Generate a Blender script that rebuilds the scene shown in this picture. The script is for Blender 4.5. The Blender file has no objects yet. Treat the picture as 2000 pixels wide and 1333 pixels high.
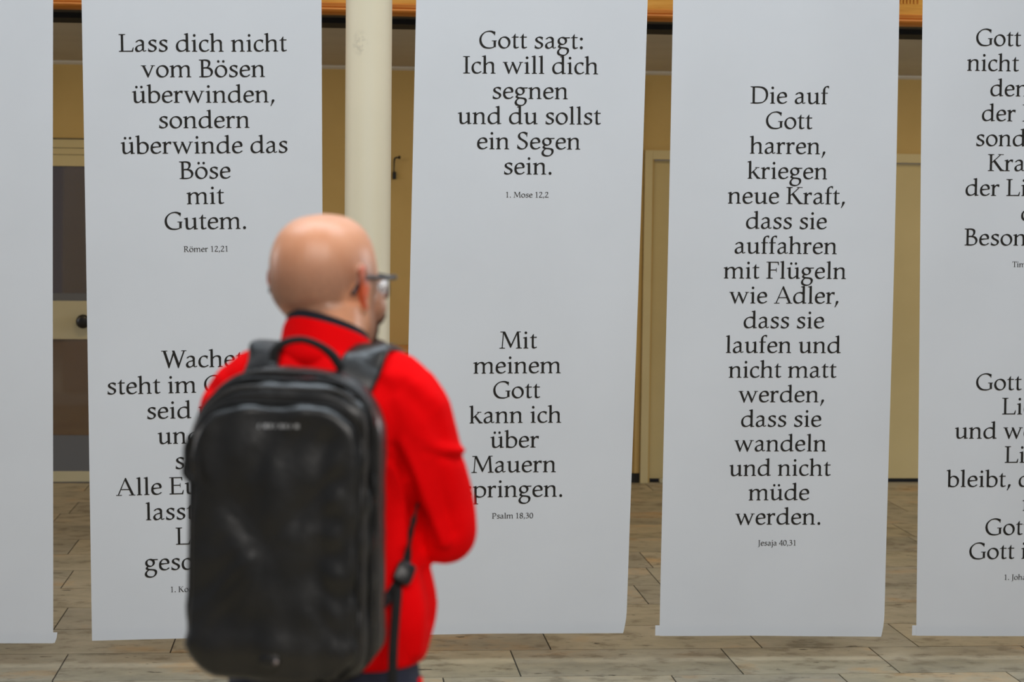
import bpy, bmesh, math, random
import numpy as np
from mathutils import Vector, Matrix, Euler
from mathutils import noise as mnoise

S = bpy.context.scene
COL = S.collection
PI = math.pi

# ------------------------------------------------------------------ camera
F_PX, CAM_H = 3889.0, 1.70
TH, PITCH, ROLL = math.radians(5.2), math.radians(3.67), 0.0115
fwd = Vector((math.sin(TH)*math.cos(PITCH), math.cos(TH)*math.cos(PITCH), -math.sin(PITCH)))
rgt0 = Vector((math.cos(TH), -math.sin(TH), 0))
up0 = rgt0.cross(fwd)
rgt = rgt0*math.cos(ROLL) + up0*math.sin(ROLL)
upv = up0*math.cos(ROLL) - rgt0*math.sin(ROLL)
cam_d = bpy.data.cameras.new('camera')
cam = bpy.data.objects.new('camera', cam_d); COL.objects.link(cam)
cam_d.sensor_width = 36.0
cam_d.lens = 36.0*F_PX/2000.0
cam_d.clip_start, cam_d.clip_end = 0.05, 200
cam_d.dof.use_dof = True
cam_d.dof.focus_distance = 7.45
cam_d.dof.aperture_fstop = 3.9
m = Matrix((rgt, upv, -fwd)).transposed().to_4x4()
m.translation = (0, 0, CAM_H)
cam.matrix_world = m
S.camera = cam
ORG = Vector((0, 0, CAM_H))
def at(px, py, Y):
    """point of the plane at depth Y that the photo shows at (px, py)"""
    d = fwd + rgt*((px-1000)/F_PX) + upv*((666.5-py)/F_PX)
    return ORG + d*(Y/d.y)

def px_of(p):
    d = Vector(p)-ORG; z = d.dot(fwd)
    return (1000+F_PX*d.dot(rgt)/z, 666.5-F_PX*d.dot(upv)/z)

# ------------------------------------------------------------------ world and light
S.view_settings.view_transform = 'Standard'
S.view_settings.look = 'None'
S.view_settings.exposure = -0.07
S.view_settings.gamma = 1.0
S.view_settings.use_curve_mapping = False
S.render.film_transparent = False
w = bpy.data.worlds.new('hall_daylight'); S.world = w
w.use_nodes = True
wb = w.node_tree.nodes['Background']
wb.inputs[0].default_value = (0.80, 0.86, 1.0, 1)
wb.inputs[1].default_value = 0.19

def area(name, loc, target, sx, sy, power, col):
    l = bpy.data.lights.new(name, 'AREA'); l.shape = 'RECTANGLE'
    l.size, l.size_y, l.energy, l.color = sx, sy, power, col
    o = bpy.data.objects.new(name, l); COL.objects.link(o)
    o.location = loc
    o.rotation_euler = (Vector(target)-Vector(loc)).to_track_quat('-Z', 'Y').to_euler()
    return o
# fill added close behind the camera for the man's back, and the roof light over the hall
area('hall_fill_light', (0.9, -1.0, 4.3), (0.2, 5.0, 1.3), 6.0, 2.4, 240, (1.0, 0.95, 0.89))
area('roof_light', (0.5, 4.3, 5.4), (0.5, 4.6, 0.0), 6.5, 2.2, 262, (0.78, 0.90, 1.0))
# unseen fill added to brighten the floor and wall behind the banners
area('rear_fill_light', (0.5, 8.45, 5.6), (0.5, 8.5, 0.0), 9.0, 1.2, 95, (0.95, 0.96, 1.0))
# unseen side fills added to make the lower back wall paler
area('side_fill_light', (8.8, 8.35, 3.0), (0.0, 12.4, 1.2), 1.6, 2.0, 190, (0.92, 0.95, 1.0))
area('side_fill_light', (-8.8, 8.35, 3.0), (0.0, 12.4, 1.2), 1.6, 2.0, 190, (0.92, 0.95, 1.0))
# warm lamps under the gallery, lighting the ochre wall
for gx in (-3.4, -1.0, 1.4, 3.8):
    area('gallery_lamp', (gx, 10.9, 2.55), (gx, 11.4, 0.0), 0.7, 0.16, 8, (1.0, 0.78, 0.46))

# ------------------------------------------------------------------ helpers
def link(o, parent=None):
    COL.objects.link(o)
    if parent is not None: o.parent = parent
    return o
def obj_from(name, verts, faces, mat=None, parent=None, smooth=False):
    me = bpy.data.meshes.new(name); me.from_pydata([tuple(v) for v in verts], [], faces); me.update()
    if mat is not None: me.materials.append(mat)
    if smooth: me.polygons.foreach_set('use_smooth', [True]*len(me.polygons))
    return link(bpy.data.objects.new(name, me), parent)
def obj_bm(name, bm, mat=None, parent=None, smooth=False):
    me = bpy.data.meshes.new(name); bm.normal_update(); bm.to_mesh(me); bm.free()
    if mat is not None: me.materials.append(mat)
    if smooth: me.polygons.foreach_set('use_smooth', [True]*len(me.polygons))
    return link(bpy.data.objects.new(name, me), parent)
def empty(name, loc=(0, 0, 0), rz=0.0):
    o = bpy.data.objects.new(name, None); COL.objects.link(o)
    o.location = loc; o.rotation_euler = (0, 0, rz); o.empty_display_size = 0.1
    return o
def tag(o, label, cat, group=None):
    o['label'] = label; o['category'] = cat
    if group: o['group'] = group
    return o
def struct(o, label=None):
    o['kind'] = 'structure'
    if label: o['label'] = label
    return o
def add_box(bm, x0, x1, y0, y1, z0, z1, bev=0.0):
    r = bmesh.ops.create_cube(bm, size=1.0)
    vs = r['verts']
    for v in vs:
        v.co = Vector(((x0+x1)/2+v.co.x*(x1-x0), (y0+y1)/2+v.co.y*(y1-y0), (z0+z1)/2+v.co.z*(z1-z0)))
    if bev > 0:
        es = list({e for v in vs for e in v.link_edges})
        bmesh.ops.bevel(bm, geom=es, offset=bev, segments=2, profile=0.6, affect='EDGES')
def box(name, dims, mat, parent=None, bev=0.0):
    bm = bmesh.new(); add_box(bm, *dims, bev)
    return obj_bm(name, bm, mat, parent)
def extrude_x(bm, prof, x0, x1):
    """closed profile of (y, z) points swept along X"""
    a = [bm.verts.new((x0, y, z)) for y, z in prof]; b = [bm.verts.new((x1, y, z)) for y, z in prof]
    n = len(prof)
    for i in range(n): bm.faces.new((a[i], a[(i+1) % n], b[(i+1) % n], b[i]))
    bm.faces.new(a[::-1]); bm.faces.new(b)
def loft(rings, closed=True, cap=True):
    """list of rings (equal length lists of points) -> verts, faces"""
    n = len(rings[0]); V = [Vector(p) for r in rings for p in r]; Fc = []
    for k in range(len(rings)-1):
        for i in range(n if closed else n-1):
            j = (i+1) % n
            Fc.append((k*n+i, k*n+j, (k+1)*n+j, (k+1)*n+i))
    if cap and closed:
        Fc.append(tuple(range(n))[::-1]); Fc.append(tuple((len(rings)-1)*n+i for i in range(n)))
    return V, Fc
def spline(pts, n=8, closed=False):
    P = [Vector(p) for p in pts]; out = []; N = len(P)
    segs = N if closed else N-1
    for i in range(segs):
        if closed: a, b, c, d = P[i-1], P[i], P[(i+1) % N], P[(i+2) % N]
        else: a, b, c, d = P[max(i-1, 0)], P[i], P[i+1], P[min(i+2, N-1)]
        for k in range(n):
            t = k/n
            out.append(0.5*((2*b)+(c-a)*t+(2*a-5*b+4*c-d)*t*t+(3*b-a-3*c+d)*t**3))
    if not closed: out.append(P[-1].copy())
    return out
def tube(pts, rad, seg=10, n=6, flat=None, closed=False, smooth=True):
    """tube along a spline; rad may be a list; flat=(normal, ratio) squashes it to a strap"""
    C = spline(pts, n, closed); L = len(C)
    if isinstance(rad, (int, float)): R = [rad]*L
    else:
        R = []
        m_ = len(rad)-1
        for k in range(L):
            t = k/(L-1)*m_; i = min(int(t), m_-1); R.append(rad[i]+(rad[i+1]-rad[i])*(t-i))
    rings = []; prev = None
    for k in range(L):
        if closed: tg = C[(k+1) % L]-C[k-1]
        else: tg = C[min(k+1, L-1)]-C[max(k-1, 0)]
        tg.normalize()
        if flat is not None:
            nn = flat[0](C[k]) if callable(flat[0]) else Vector(flat[0])
            nv = (nn-tg*nn.dot(tg)).normalized()
        else:
            if prev is None:
                a = Vector((0, 0, 1)) if abs(tg.z) < 0.9 else Vector((1, 0, 0))
                nv = (a-tg*a.dot(tg)).normalized()
            else: nv = (prev-tg*prev.dot(tg)).normalized()
        prev = nv; bv = tg.cross(nv)
        ring = []
        for i in range(seg):
            a = 2*PI*i/seg
            if flat is None: ring.append(C[k]+(nv*math.sin(a)+bv*math.cos(a))*R[k])
            else:
                ca, sa = math.cos(a), math.sin(a)
                e = 0.5
                ring.append(C[k]+bv*(R[k]*math.copysign(abs(ca)**e, ca))+nv*(R[k]*flat[1]*math.copysign(abs(sa)**e, sa)))
        rings.append(ring)
    if closed:
        V, Fc = loft(rings, True, False); n_ = seg
        Fc += [((L-1)*n_+i, (L-1)*n_+(i+1) % n_, (i+1) % n_, i) for i in range(n_)]
        return V, Fc
    return loft(rings)

# ------------------------------------------------------------------ materials
def mat(name, col, rough=0.6, spec=0.5, build=None, **kw):
    M = bpy.data.materials.new(name); M.use_nodes = True
    nt = M.node_tree; b = nt.nodes['Principled BSDF']
    b.inputs['Base Color'].default_value = (*col, 1); b.inputs['Roughness'].default_value = rough
    b.inputs['Specular IOR Level'].default_value = spec
    for k, v in kw.items(): b.inputs[k.replace('_', ' ')].default_value = v
    if build: build(nt, b)
    return M
def nd(nt, t, **kw):
    n = nt.nodes.new(t)
    for k, v in kw.items():
        if k in n.inputs.keys(): n.inputs[k].default_value = v
        else: setattr(n, k, v)
    return n
def coords(nt, scale=(1, 1, 1), obj=True):
    tc = nt.nodes.new('ShaderNodeTexCoord'); mp = nt.nodes.new('ShaderNodeMapping')
    mp.inputs['Scale'].default_value = scale
    nt.links.new(tc.outputs['Object' if obj else 'Generated'], mp.inputs['Vector'])
    return mp.outputs['Vector']
def ramp(nt, fac, stops):
    r = nt.nodes.new('ShaderNodeValToRGB'); cr = r.color_ramp
    while len(cr.elements) < len(stops): cr.elements.new(0.5)
    for e, (p, c) in zip(cr.elements, stops):
        e.position = p; e.color = (*c, 1) if len(c) == 3 else c
    nt.links.new(fac, r.inputs['Fac'])
    return r.outputs['Color']
def mixc(nt, a, b, fac, mode='MIX'):
    n = nt.nodes.new('ShaderNodeMix'); n.data_type = 'RGBA'; n.blend_type = mode
    for s, v in ((n.inputs[0], fac), (n.inputs[6], a), (n.inputs[7], b)):
        if hasattr(v, 'links') or hasattr(v, 'is_linked'): nt.links.new(v, s)
        else: s.default_value = v if isinstance(v, (int, float)) else (*v, 1)
    return n.outputs[2]
def noise(nt, vec, scale, detail=4, rough=0.55, out='Fac'):
    n = nd(nt, 'ShaderNodeTexNoise'); n.inputs['Scale'].default_value = scale
    n.inputs['Detail'].default_value = detail; n.inputs['Roughness'].default_value = rough
    nt.links.new(vec, n.inputs['Vector'])
    return n.outputs[out]
def bump(nt, b, h, strength, dist=0.01):
    n = nt.nodes.new('ShaderNodeBump'); n.inputs['Strength'].default_value = strength
    n.inputs['Distance'].default_value = dist
    nt.links.new(h, n.inputs['Height']); nt.links.new(n.outputs['Normal'], b.inputs['Normal'])
def srgb(r, g, b):
    f = lambda c: (c/255/12.92) if c/255 <= 0.04045 else ((c/255+0.055)/1.055)**2.4
    return (f(r), f(g), f(b))

def _floor(nt, b):
    v = coords(nt, (1, 1, 1))
    geo = nt.nodes.new('ShaderNodeNewGeometry')
    rnd = geo.outputs['Random Per Island']
    comb = nd(nt, 'ShaderNodeVectorMath', operation='ADD')
    sc = nd(nt, 'ShaderNodeVectorMath', operation='SCALE'); sc.inputs[0].default_value = (37.0, 11.0, 5.0)
    nt.links.new(rnd, sc.inputs['Scale'])
    nt.links.new(v, comb.inputs[0]); nt.links.new(sc.outputs[0], comb.inputs[1])
    mp = nt.nodes.new('ShaderNodeMapping'); mp.inputs['Scale'].default_value = (1.0, 1.25, 1.0)
    nt.links.new(comb.outputs[0], mp.inputs['Vector']); cv = mp.outputs['Vector']
    n1 = noise(nt, cv, 2.2, 6, 0.62); n2 = noise(nt, cv, 9.0, 8, 0.6)
    base = ramp(nt, n1, [(0.28, srgb(136, 130, 114)), (0.44, srgb(158, 149, 128)), (0.56, srgb(168, 158, 137)), (0.70, srgb(180, 150, 112))])
    vein = ramp(nt, n2, [(0.36, (0.50, 0.47, 0.43)), (0.46, (0.95, 0.95, 0.95)), (0.56, (1.03, 1.03, 1.02)), (0.7, (1.16, 1.14, 1.10))])
    c = mixc(nt, base, vein, 0.7, 'MULTIPLY')
    per = ramp(nt, rnd, [(0.0, (0.86, 0.85, 0.84)), (0.5, (1.0, 0.99, 0.96)), (1.0, (1.1, 1.04, 0.93))])
    c = mixc(nt, c, per, 1.0, 'MULTIPLY')
    # elongated dark pits of the travertine
    mp2 = nt.nodes.new('ShaderNodeMapping'); mp2.inputs['Scale'].default_value = (9.0, 20.0, 1.0)
    nt.links.new(comb.outputs[0], mp2.inputs['Vector'])
    n3 = noise(nt, mp2.outputs['Vector'], 1.3, 3, 0.5)
    pit = ramp(nt, n3, [(0.69, (0, 0, 0)), (0.72, (1, 1, 1))])
    c = mixc(nt, c, srgb(70, 64, 54), pit)
    nt.links.new(c, b.inputs['Base Color'])
    rr = ramp(nt, n2, [(0.3, (0.5, 0.5, 0.5)), (0.7, (0.36, 0.36, 0.36))]); nt.links.new(rr, b.inputs['Roughness'])
M_FLOOR = mat('travertine', (0.3, 0.27, 0.2), 0.4, 0.35, _floor)
M_JOINT = mat('floor_joint', srgb(66, 60, 50), 0.9)

def _plaster(c0, c1, sc=3.0):
    def f(nt, b):
        v = coords(nt); n = noise(nt, v, sc, 5)
        nt.links.new(ramp(nt, n, [(0.35, c0), (0.65, c1)]), b.inputs['Base Color'])
        bump(nt, b, noise(nt, v, 120, 3), 0.08, 0.002)
    return f
M_OCHRE = mat('ochre_plaster', (0.5, 0.4, 0.2), 0.8, 0.2, _plaster(srgb(200, 172, 112), srgb(206, 178, 118)))
M_DOOR = mat('cream_door_paint', (0.5, 0.4, 0.2), 0.5, 0.4, _plaster(srgb(201, 184, 134), srgb(205, 188, 138)))
M_FRAME = mat('cream_frame_paint', (0.5, 0.4, 0.2), 0.5, 0.4, _plaster(srgb(205, 190, 144), srgb(209, 194, 148)))
M_RAIL = mat('pale_rail_paint', (0.5, 0.5, 0.4), 0.5, 0.4, _plaster(srgb(190, 182, 150), srgb(196, 187, 156)))
M_CEIL = mat('gallery_ceiling_paint', (0.4, 0.4, 0.35), 0.9, 0.2, _plaster(srgb(190, 184, 172), srgb(196, 190, 178)))
M_COVE = mat('white_cove', srgb(215, 212, 205), 0.7)
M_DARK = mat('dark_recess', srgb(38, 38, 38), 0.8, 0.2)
M_DARK2 = mat('dark_grey', srgb(58, 57, 56), 0.6, 0.3)
M_PLINTH = mat('black_plinth', srgb(30, 31, 29), 0.5)
M_PANE_BAND = mat('grey_blue', srgb(104, 106, 110), 0.45, 0.4)
M_BLACK = mat('black_metal', srgb(28, 27, 26), 0.35)

def _wood(c0, c1, c2, sx):
    def f(nt, b):
        v = coords(nt, sx)
        n = noise(nt, v, 3.0, 6, 0.6)
        nt.links.new(ramp(nt, n, [(0.3, c0), (0.5, c1), (0.72, c2)]), b.inputs['Base Color'])
        bump(nt, b, n, 0.06, 0.002)
    return f
M_WOOD = mat('honey_wood', (0.5, 0.25, 0.06), 0.5, 0.2, _wood(srgb(206, 138, 52), srgb(224, 158, 66), srgb(234, 174, 84), (1.2, 14, 14)))
M_WOOD_D = mat('brown_wood', (0.3, 0.15, 0.05), 0.5, 0.2, _wood(srgb(176, 100, 34), srgb(194, 118, 44), srgb(206, 132, 56), (1.2, 14, 14)))
M_CABWOOD = mat('cabinet_wood', (0.4, 0.2, 0.08), 0.4, 0.5, _wood(srgb(186, 128, 70), srgb(204, 144, 84), srgb(214, 158, 98), (1.5, 12, 12)))

def _pane(nt, b):
    b.inputs['IOR'].default_value = 2.3
M_PANE = mat('dark_glass', srgb(74, 62, 54), 0.03, 0.5, _pane)
M_PANE2 = mat('brown_glass', srgb(92, 66, 40), 0.05, 0.5, _pane)

def _column(nt, b):
    v = coords(nt)
    n = noise(nt, v, 1.6, 5)
    c = ramp(nt, n, [(0.35, srgb(206, 196, 168)), (0.65, srgb(212, 201, 173))])
    # grey scuff on the shaft
    mp = nt.nodes.new('ShaderNodeMapping'); mp.vector_type = 'POINT'
    tc = nt.nodes.new('ShaderNodeTexCoord'); nt.links.new(tc.outputs['Object'], mp.inputs['Vector'])
    mp.inputs['Location'].default_value = (0.034, 0, -1.4545); mp.inputs['Scale'].default_value = (1, 0, 0.62)
    ln = nd(nt, 'ShaderNodeVectorMath', operation='LENGTH'); nt.links.new(mp.outputs['Vector'], ln.inputs[0])
    blob = ramp(nt, ln.outputs['Value'], [(0.006, (1, 1, 1)), (0.034, (0, 0, 0))])
    g = ramp(nt, noise(nt, v, 34, 4), [(0.42, (0, 0, 0)), (0.62, (1, 1, 1))])
    fac = mixc(nt, mixc(nt, blob, (0.6, 0.6, 0.6), 1.0, 'MULTIPLY'), g, 1.0, 'MULTIPLY')
    c = mixc(nt, c, srgb(150, 142, 126), fac)
    nt.links.new(c, b.inputs['Base Color'])
M_COLUMN = mat('cream_column_paint', (0.7, 0.65, 0.5), 0.5, 0.4, _column)

def banner_mat():
    M = bpy.data.materials.new('banner_paper'); M.use_nodes = True
    nt = M.node_tree; b = nt.nodes['Principled BSDF']; out = nt.nodes['Material Output']
    v = coords(nt)
    c = ramp(nt, noise(nt, v, 2.0, 3), [(0.3, srgb(224, 225, 227)), (0.7, srgb(228, 229, 231))])
    nt.links.new(c, b.inputs['Base Color'])
    b.inputs['Roughness'].default_value = 0.75; b.inputs['Specular IOR Level'].default_value = 0.25
    bump(nt, b, noise(nt, v, 5.0, 4), 0.10, 0.01)
    t = nt.nodes.new('ShaderNodeBsdfTranslucent'); nt.links.new(c, t.inputs['Color'])
    mx = nt.nodes.new('ShaderNodeMixShader'); mx.inputs[0].default_value = 0.25
    nt.links.new(b.outputs[0], mx.inputs[1]); nt.links.new(t.outputs[0], mx.inputs[2])
    nt.links.new(mx.outputs[0], out.inputs['Surface'])
    return M
M_BANNER = banner_mat()
M_INK = mat('black_ink', srgb(34, 31, 27), 0.7, 0.2)

# ------------------------------------------------------------------ setting
ROWH, ROW0 = 0.445, 7.192
def build_floor():
    known = {-1: [0.414, 1.26, 1.89], 0: [-0.993, 0.702, 1.533, 2.127], 1: [-0.609, 0.862, 1.70, 2.331],
             2: [-1.11], 3: [1.39], 4: [-1.2]}
    rnd = random.Random(7)
    V, Fc = [], []
    g = 0.0028
    for r in range(-26, 12):
        ks = sorted(known.get(r, [rnd.uniform(-0.4, 0.4)]))
        xs = [ks[0]]
        for a, b_ in zip(ks, ks[1:]):
            n = max(1, round((b_-a)/0.85))
            xs += [a+(b_-a)*k/n for k in range(1, n+1)]
        while xs[0] > -9: xs.insert(0, xs[0]-rnd.uniform(0.62, 1.0))
        while xs[-1] < 9: xs.append(xs[-1]+rnd.uniform(0.62, 1.0))
        y0, y1 = ROW0+r*ROWH+g, ROW0+(r+1)*ROWH-g
        for a, b_ in zip(xs, xs[1:]):
            i = len(V); a += g; b_ -= g
            V += [(a, y0, 0), (b_, y0, 0), (b_, y1, 0), (a, y1, 0), (a, y0, -0.006), (b_, y0, -0.006), (b_, y1, -0.006), (a, y1, -0.006)]
            Fc += [(i, i+1, i+2, i+3), (i, i+4, i+5, i+1), (i+1, i+5, i+6, i+2), (i+2, i+6, i+7, i+3), (i+3, i+7, i+4, i)]
    o = obj_from('floor', V, Fc, M_FLOOR); struct(o)
    s = box('joint_bed', (-9.5, 9.5, -4.6, 12.7, -0.12, -0.004), M_JOINT, o)
build_floor()

YW = 12.45
ZC = 2.60
def build_back():
    # wall with openings for the two doors is made of the pieces between them
    bm = bmesh.new()
    D1 = (-2.75, -1.30, 2.13)       # glazed door opening
    D2 = (2.02, 4.00, 2.075)        # cream double door opening
    add_box(bm, -9, D1[0], YW, YW+0.3, 0, ZC)
    add_box(bm, D1[0], D1[1], YW, YW+0.3, D1[2], ZC)
    add_box(bm, D1[1], D2[0], YW, YW+0.3, 0, ZC)
    add_box(bm, D2[0], D2[1], YW, YW+0.3, D2[2], ZC)
    add_box(bm, D2[1], 9, YW, YW+0.3, 0, ZC)
    struct(obj_bm('wall_back', bm, M_OCHRE), 'ochre plastered back wall under the gallery')
    bm = bmesh.new()
    for a, b_ in ((-9, D1[0]-0.02), (D1[1]+0.02, 1.955), (4.07, 9)):
        add_box(bm, a, b_, YW-0.012, YW, 0.0, 0.062)
    struct(obj_bm('baseboard_back', bm, M_PLINTH))
    # ceiling under the gallery and its cove
    struct(box('ceiling', (-9, 9, 9.78, YW+0.3, ZC, ZC+0.1), M_CEIL))
    bm = bmesh.new()
    extrude_x(bm, [(YW, ZC), (YW-0.03, ZC), (YW-0.026, ZC-0.01), (YW-0.006, ZC-0.020), (YW, ZC-0.022)], -9, 9)
    struct(obj_bm('trim_1', bm, M_COVE), 'white cove where the back wall meets the ceiling')
    bm = bmesh.new(); add_box(bm, -9, 9, 9.52, 9.78, ZC-0.012, ZC+0.1)  # dark band under the gallery front, its two tones set by strip colour
    struct(obj_bm('trim_2', bm, M_DARK), 'black strip along the front of the gallery ceiling')
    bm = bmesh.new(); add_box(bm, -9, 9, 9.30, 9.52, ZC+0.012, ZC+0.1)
    struct(obj_bm('trim_3', bm, M_DARK2), 'dark grey strip behind the gallery fascia')
    # gallery fascia : profiled honey wood front
    YF = 9.22
    bm = bmesh.new()
    z = ZC
    extrude_x(bm, [(9.30, z+0.004), (YF-0.005, z+0.004), (YF-0.018, z+0.012), (YF-0.022, z+0.02), (YF-0.016, z+0.0285), (YF+0.004, z+0.031), (9.30, z+0.031)], -9, 9)
    low = obj_bm('fascia_moulding', bm, M_WOOD_D)
    bm = bmesh.new()
    extrude_x(bm, [(9.30, z+0.031), (YF+0.006, z+0.031), (YF+0.002, z+0.036), (YF+0.002, z+0.050), (YF+0.012, z+0.054), (9.30, z+0.054)], -9, 9)
    mid = obj_bm('fascia_bead', bm, M_WOOD_D)
    bm = bmesh.new()
    # board with groups of carved flutes cut into it
    zb, zf, zt = z+0.054, z+0.104, z+0.62
    yb = YF+0.016
    add_box(bm, -9, 9, yb, 9.30, zb, zf)
    add_box(bm, -9, 9, yb+0.012, 9.30, zf, zf+0.16)
    add_box(bm, -9, 9, yb, 9.30, zf+0.16, zt)
    xg = at(1776, 5, YF).x
    k = -9
    while xg+k*0.47 < 8.6:
        x0 = xg+k*0.47
        if x0 > -8.6:
            # solid ground between groups, thin fillets between flutes
            add_box(bm, x0+0.048, x0+0.47-0.048, yb, yb+0.013, zf, zf+0.16)
            for f_ in range(-2, 3):
                add_box(bm, x0+f_*0.0165-0.004, x0+f_*0.0165+0.004, yb-0.001, yb+0.013, zf, zf+0.16)
        k += 1
    brd = obj_bm('fascia_board', bm, M_WOOD)
    bm = bmesh.new()
    extrude_x(bm, [(9.36, zt), (YF-0.03, zt), (YF-0.045, zt+0.02), (YF-0.03, zt+0.05), (9.36, zt+0.05)], -9, 9)
    cap = obj_bm('fascia_cap', bm, M_WOOD_D)
    root = empty('gallery_fascia', (0, YF, z)); struct(root)
    root['label'] = 'honey coloured wooden gallery front with mouldings and carved flutes'
    for o in (low, mid, brd, cap):
        o.parent = root; o.matrix_parent_inverse = Matrix.Translation((0, -YF, -z))
build_back()

def build_doors():
    # ---- glazed door at the left
    zz = lambda y: at(137, y, YW).z
    X0, X1 = -2.75, -1.30
    r = empty('door_1', ((X0+X1)/2, YW, 0)); struct(r); r['label'] = 'glazed door with cream rails and a round dark knob'
    inv = Matrix.Translation((-(X0+X1)/2, -YW, 0))
    def part(o):
        o.parent = r; o.matrix_parent_inverse = inv; return o
    bm = bmesh.new()
    # head with stepped ledges
    add_box(bm, X0-0.08, X1+0.08, YW-0.03, YW+0.1, zz(289), zz(273), 0.003)
    add_box(bm, X0-0.06, X1+0.06, YW-0.012, YW+0.1, zz(302), zz(289.5))
    add_box(bm, X0-0.06, X1+0.06, YW-0.02, YW+0.1, zz(325), zz(303), 0.003)
    add_box(bm, X0-0.06, X0+0.05, YW-0.02, YW+0.1, 0, zz(325))
    add_box(bm, X1-0.05, X1+0.06, YW-0.02, YW+0.1, 0, zz(325))
    part(obj_bm('door_frame', bm, M_FRAME))
    for z0, z1, pm in ((zz(600), zz(322), M_PANE), (zz(925), zz(655), M_PANE2)):
        bm = bmesh.new(); add_box(bm, X0+0.05, X1-0.05, YW+0.030, YW+0.036, z0, z1)
        bmesh.ops.rotate(bm, verts=bm.verts[:], cent=((X0+X1)/2, YW+0.033, 0), matrix=Matrix.Rotation(math.radians(-2.4), 3, 'Z'))
        part(obj_bm('glass_pane', bm, pm))
    part(box('mid_rail', (X0+0.05, X1-0.05, YW-0.004, YW+0.045, zz(663), zz(588)), M_RAIL, bev=0.003))
    part(box('high_pane_band', (X0+0.05, X1-0.05, YW+0.0, YW+0.030, zz(588), zz(573)), M_PANE_BAND))  # plain grey-blue band across the foot of the upper pane
    part(box('low_pane_band', (X0+0.05, X1-0.05, YW+0.0, YW+0.026, zz(921), zz(851)), M_PANE_BAND))  # matching grey-blue band low on the bottom pane
    part(box('bottom_rail', (X0+0.05, X1-0.05, YW-0.004, YW+0.045, 0.008, zz(921)), M_RAIL, bev=0.003))
    c = at(163, 628, YW-0.03)
    V, Fc = [], []
    prof = [(0.0, 0.0), (0.026, 0.0), (0.026, 0.006), (0.012, 0.010), (0.012, 0.022), (0.034, 0.028), (0.043, 0.040), (0.043, 0.052), (0.034, 0.062), (0.015, 0.066), (0.0, 0.067)]
    rings = [[(c.x+rr*math.cos(2*PI*i/24), YW-0.004-d, c.z+rr*math.sin(2*PI*i/24)) for i in range(24)] for rr, d in [(max(a, 1e-4), b_) for a, b_ in prof]]
    V, Fc = loft(rings)
    kn = part(obj_from('door_knob', V, Fc, M_BLACK, smooth=True)); kn['label'] = 'round dark door knob'
    # ---- cream double door at the right
    zt, zo = at(1290, 294, YW).z, at(1290, 312, YW).z
    xl, xi = at(1257, 400, YW).x, at(1272, 400, YW).x
    r2 = empty('door_2', (3.0, YW, 0)); struct(r2); r2['label'] = 'cream painted double door in a plain cream frame'
    inv2 = Matrix.Translation((-3.0, -YW, 0))
    def part2(o):
        o.parent = r2; o.matrix_parent_inverse = inv2; return o
    xr = 4.05
    bm = bmesh.new()
    add_box(bm, xl, xi, YW-0.035, YW+0.12, 0, zt, 0.003)
    add_box(bm, xr-0.05, xr, YW-0.035, YW+0.12, 0, zt, 0.003)
    add_box(bm, xi, xr-0.05, YW-0.035, YW+0.12, zo, zt, 0.003)
    part2(obj_bm('door_frame', bm, M_FRAME))
    xm = (xi+xr-0.05)/2
    for a, b_ in ((xi+0.003, xm-0.002), (xm+0.002, xr-0.053)):
        part2(box('door_leaf', (a, b_, YW+0.03, YW+0.075, 0.022, zo-0.004), M_DOOR, bev=0.003))
    part2(box('threshold', (xi, xr-0.05, YW+0.02, YW+0.12, 0.0, 0.004), M_DARK))
    st = at(1288, 944, YW-0.02)
    part2(box('door_stop', (st.x, st.x+0.035, YW-0.03, YW+0.01, 0.0, 0.026), M_RAIL, bev=0.006))
    # conduit-like cover strip left of the door frame
    xs = at(1247, 700, YW).x
    struct(box('trim_4', (xs-0.020, xs+0.012, YW-0.018, YW, 0.062, ZC-0.05), M_OCHRE, bev=0.003), 'narrow cover strip beside the cream door')
build_doors()

def build_column():
    Y = 7.80
    a, b_ = at(677, 60, Y), at(768, 60, Y)
    R = (b_.x-a.x)/2*0.995; cx = (a.x+b_.x)/2-0.004
    N = 48
    prof = [(R*1.35, 0.0), (R*1.35, 0.03), (R*1.2, 0.045), (R*1.04, 0.07), (R, 0.09), (R, 4.4)]
    prof2 = []
    for (r0, z0), (r1, z1) in zip(prof, prof[1:]):
        prof2.append((r0, z0))
    prof2.append(prof[-1])
    rings = [[(r*math.cos(2*PI*i/N), r*math.sin(2*PI*i/N), z) for i in range(N)] for r, z in prof2]
    V, Fc = loft(rings)
    o = obj_from('round_column', V, Fc, M_COLUMN, smooth=True)
    o.location = (cx, Y, 0)
    for p in o.data.polygons:
        if len(p.vertices) > 4: p.use_smooth = False
    struct(o); o['label'] = 'slim round cream column between the second and third banners, grey scuff near its top'
    o['kind'] = 'structure'
build_column()

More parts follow.
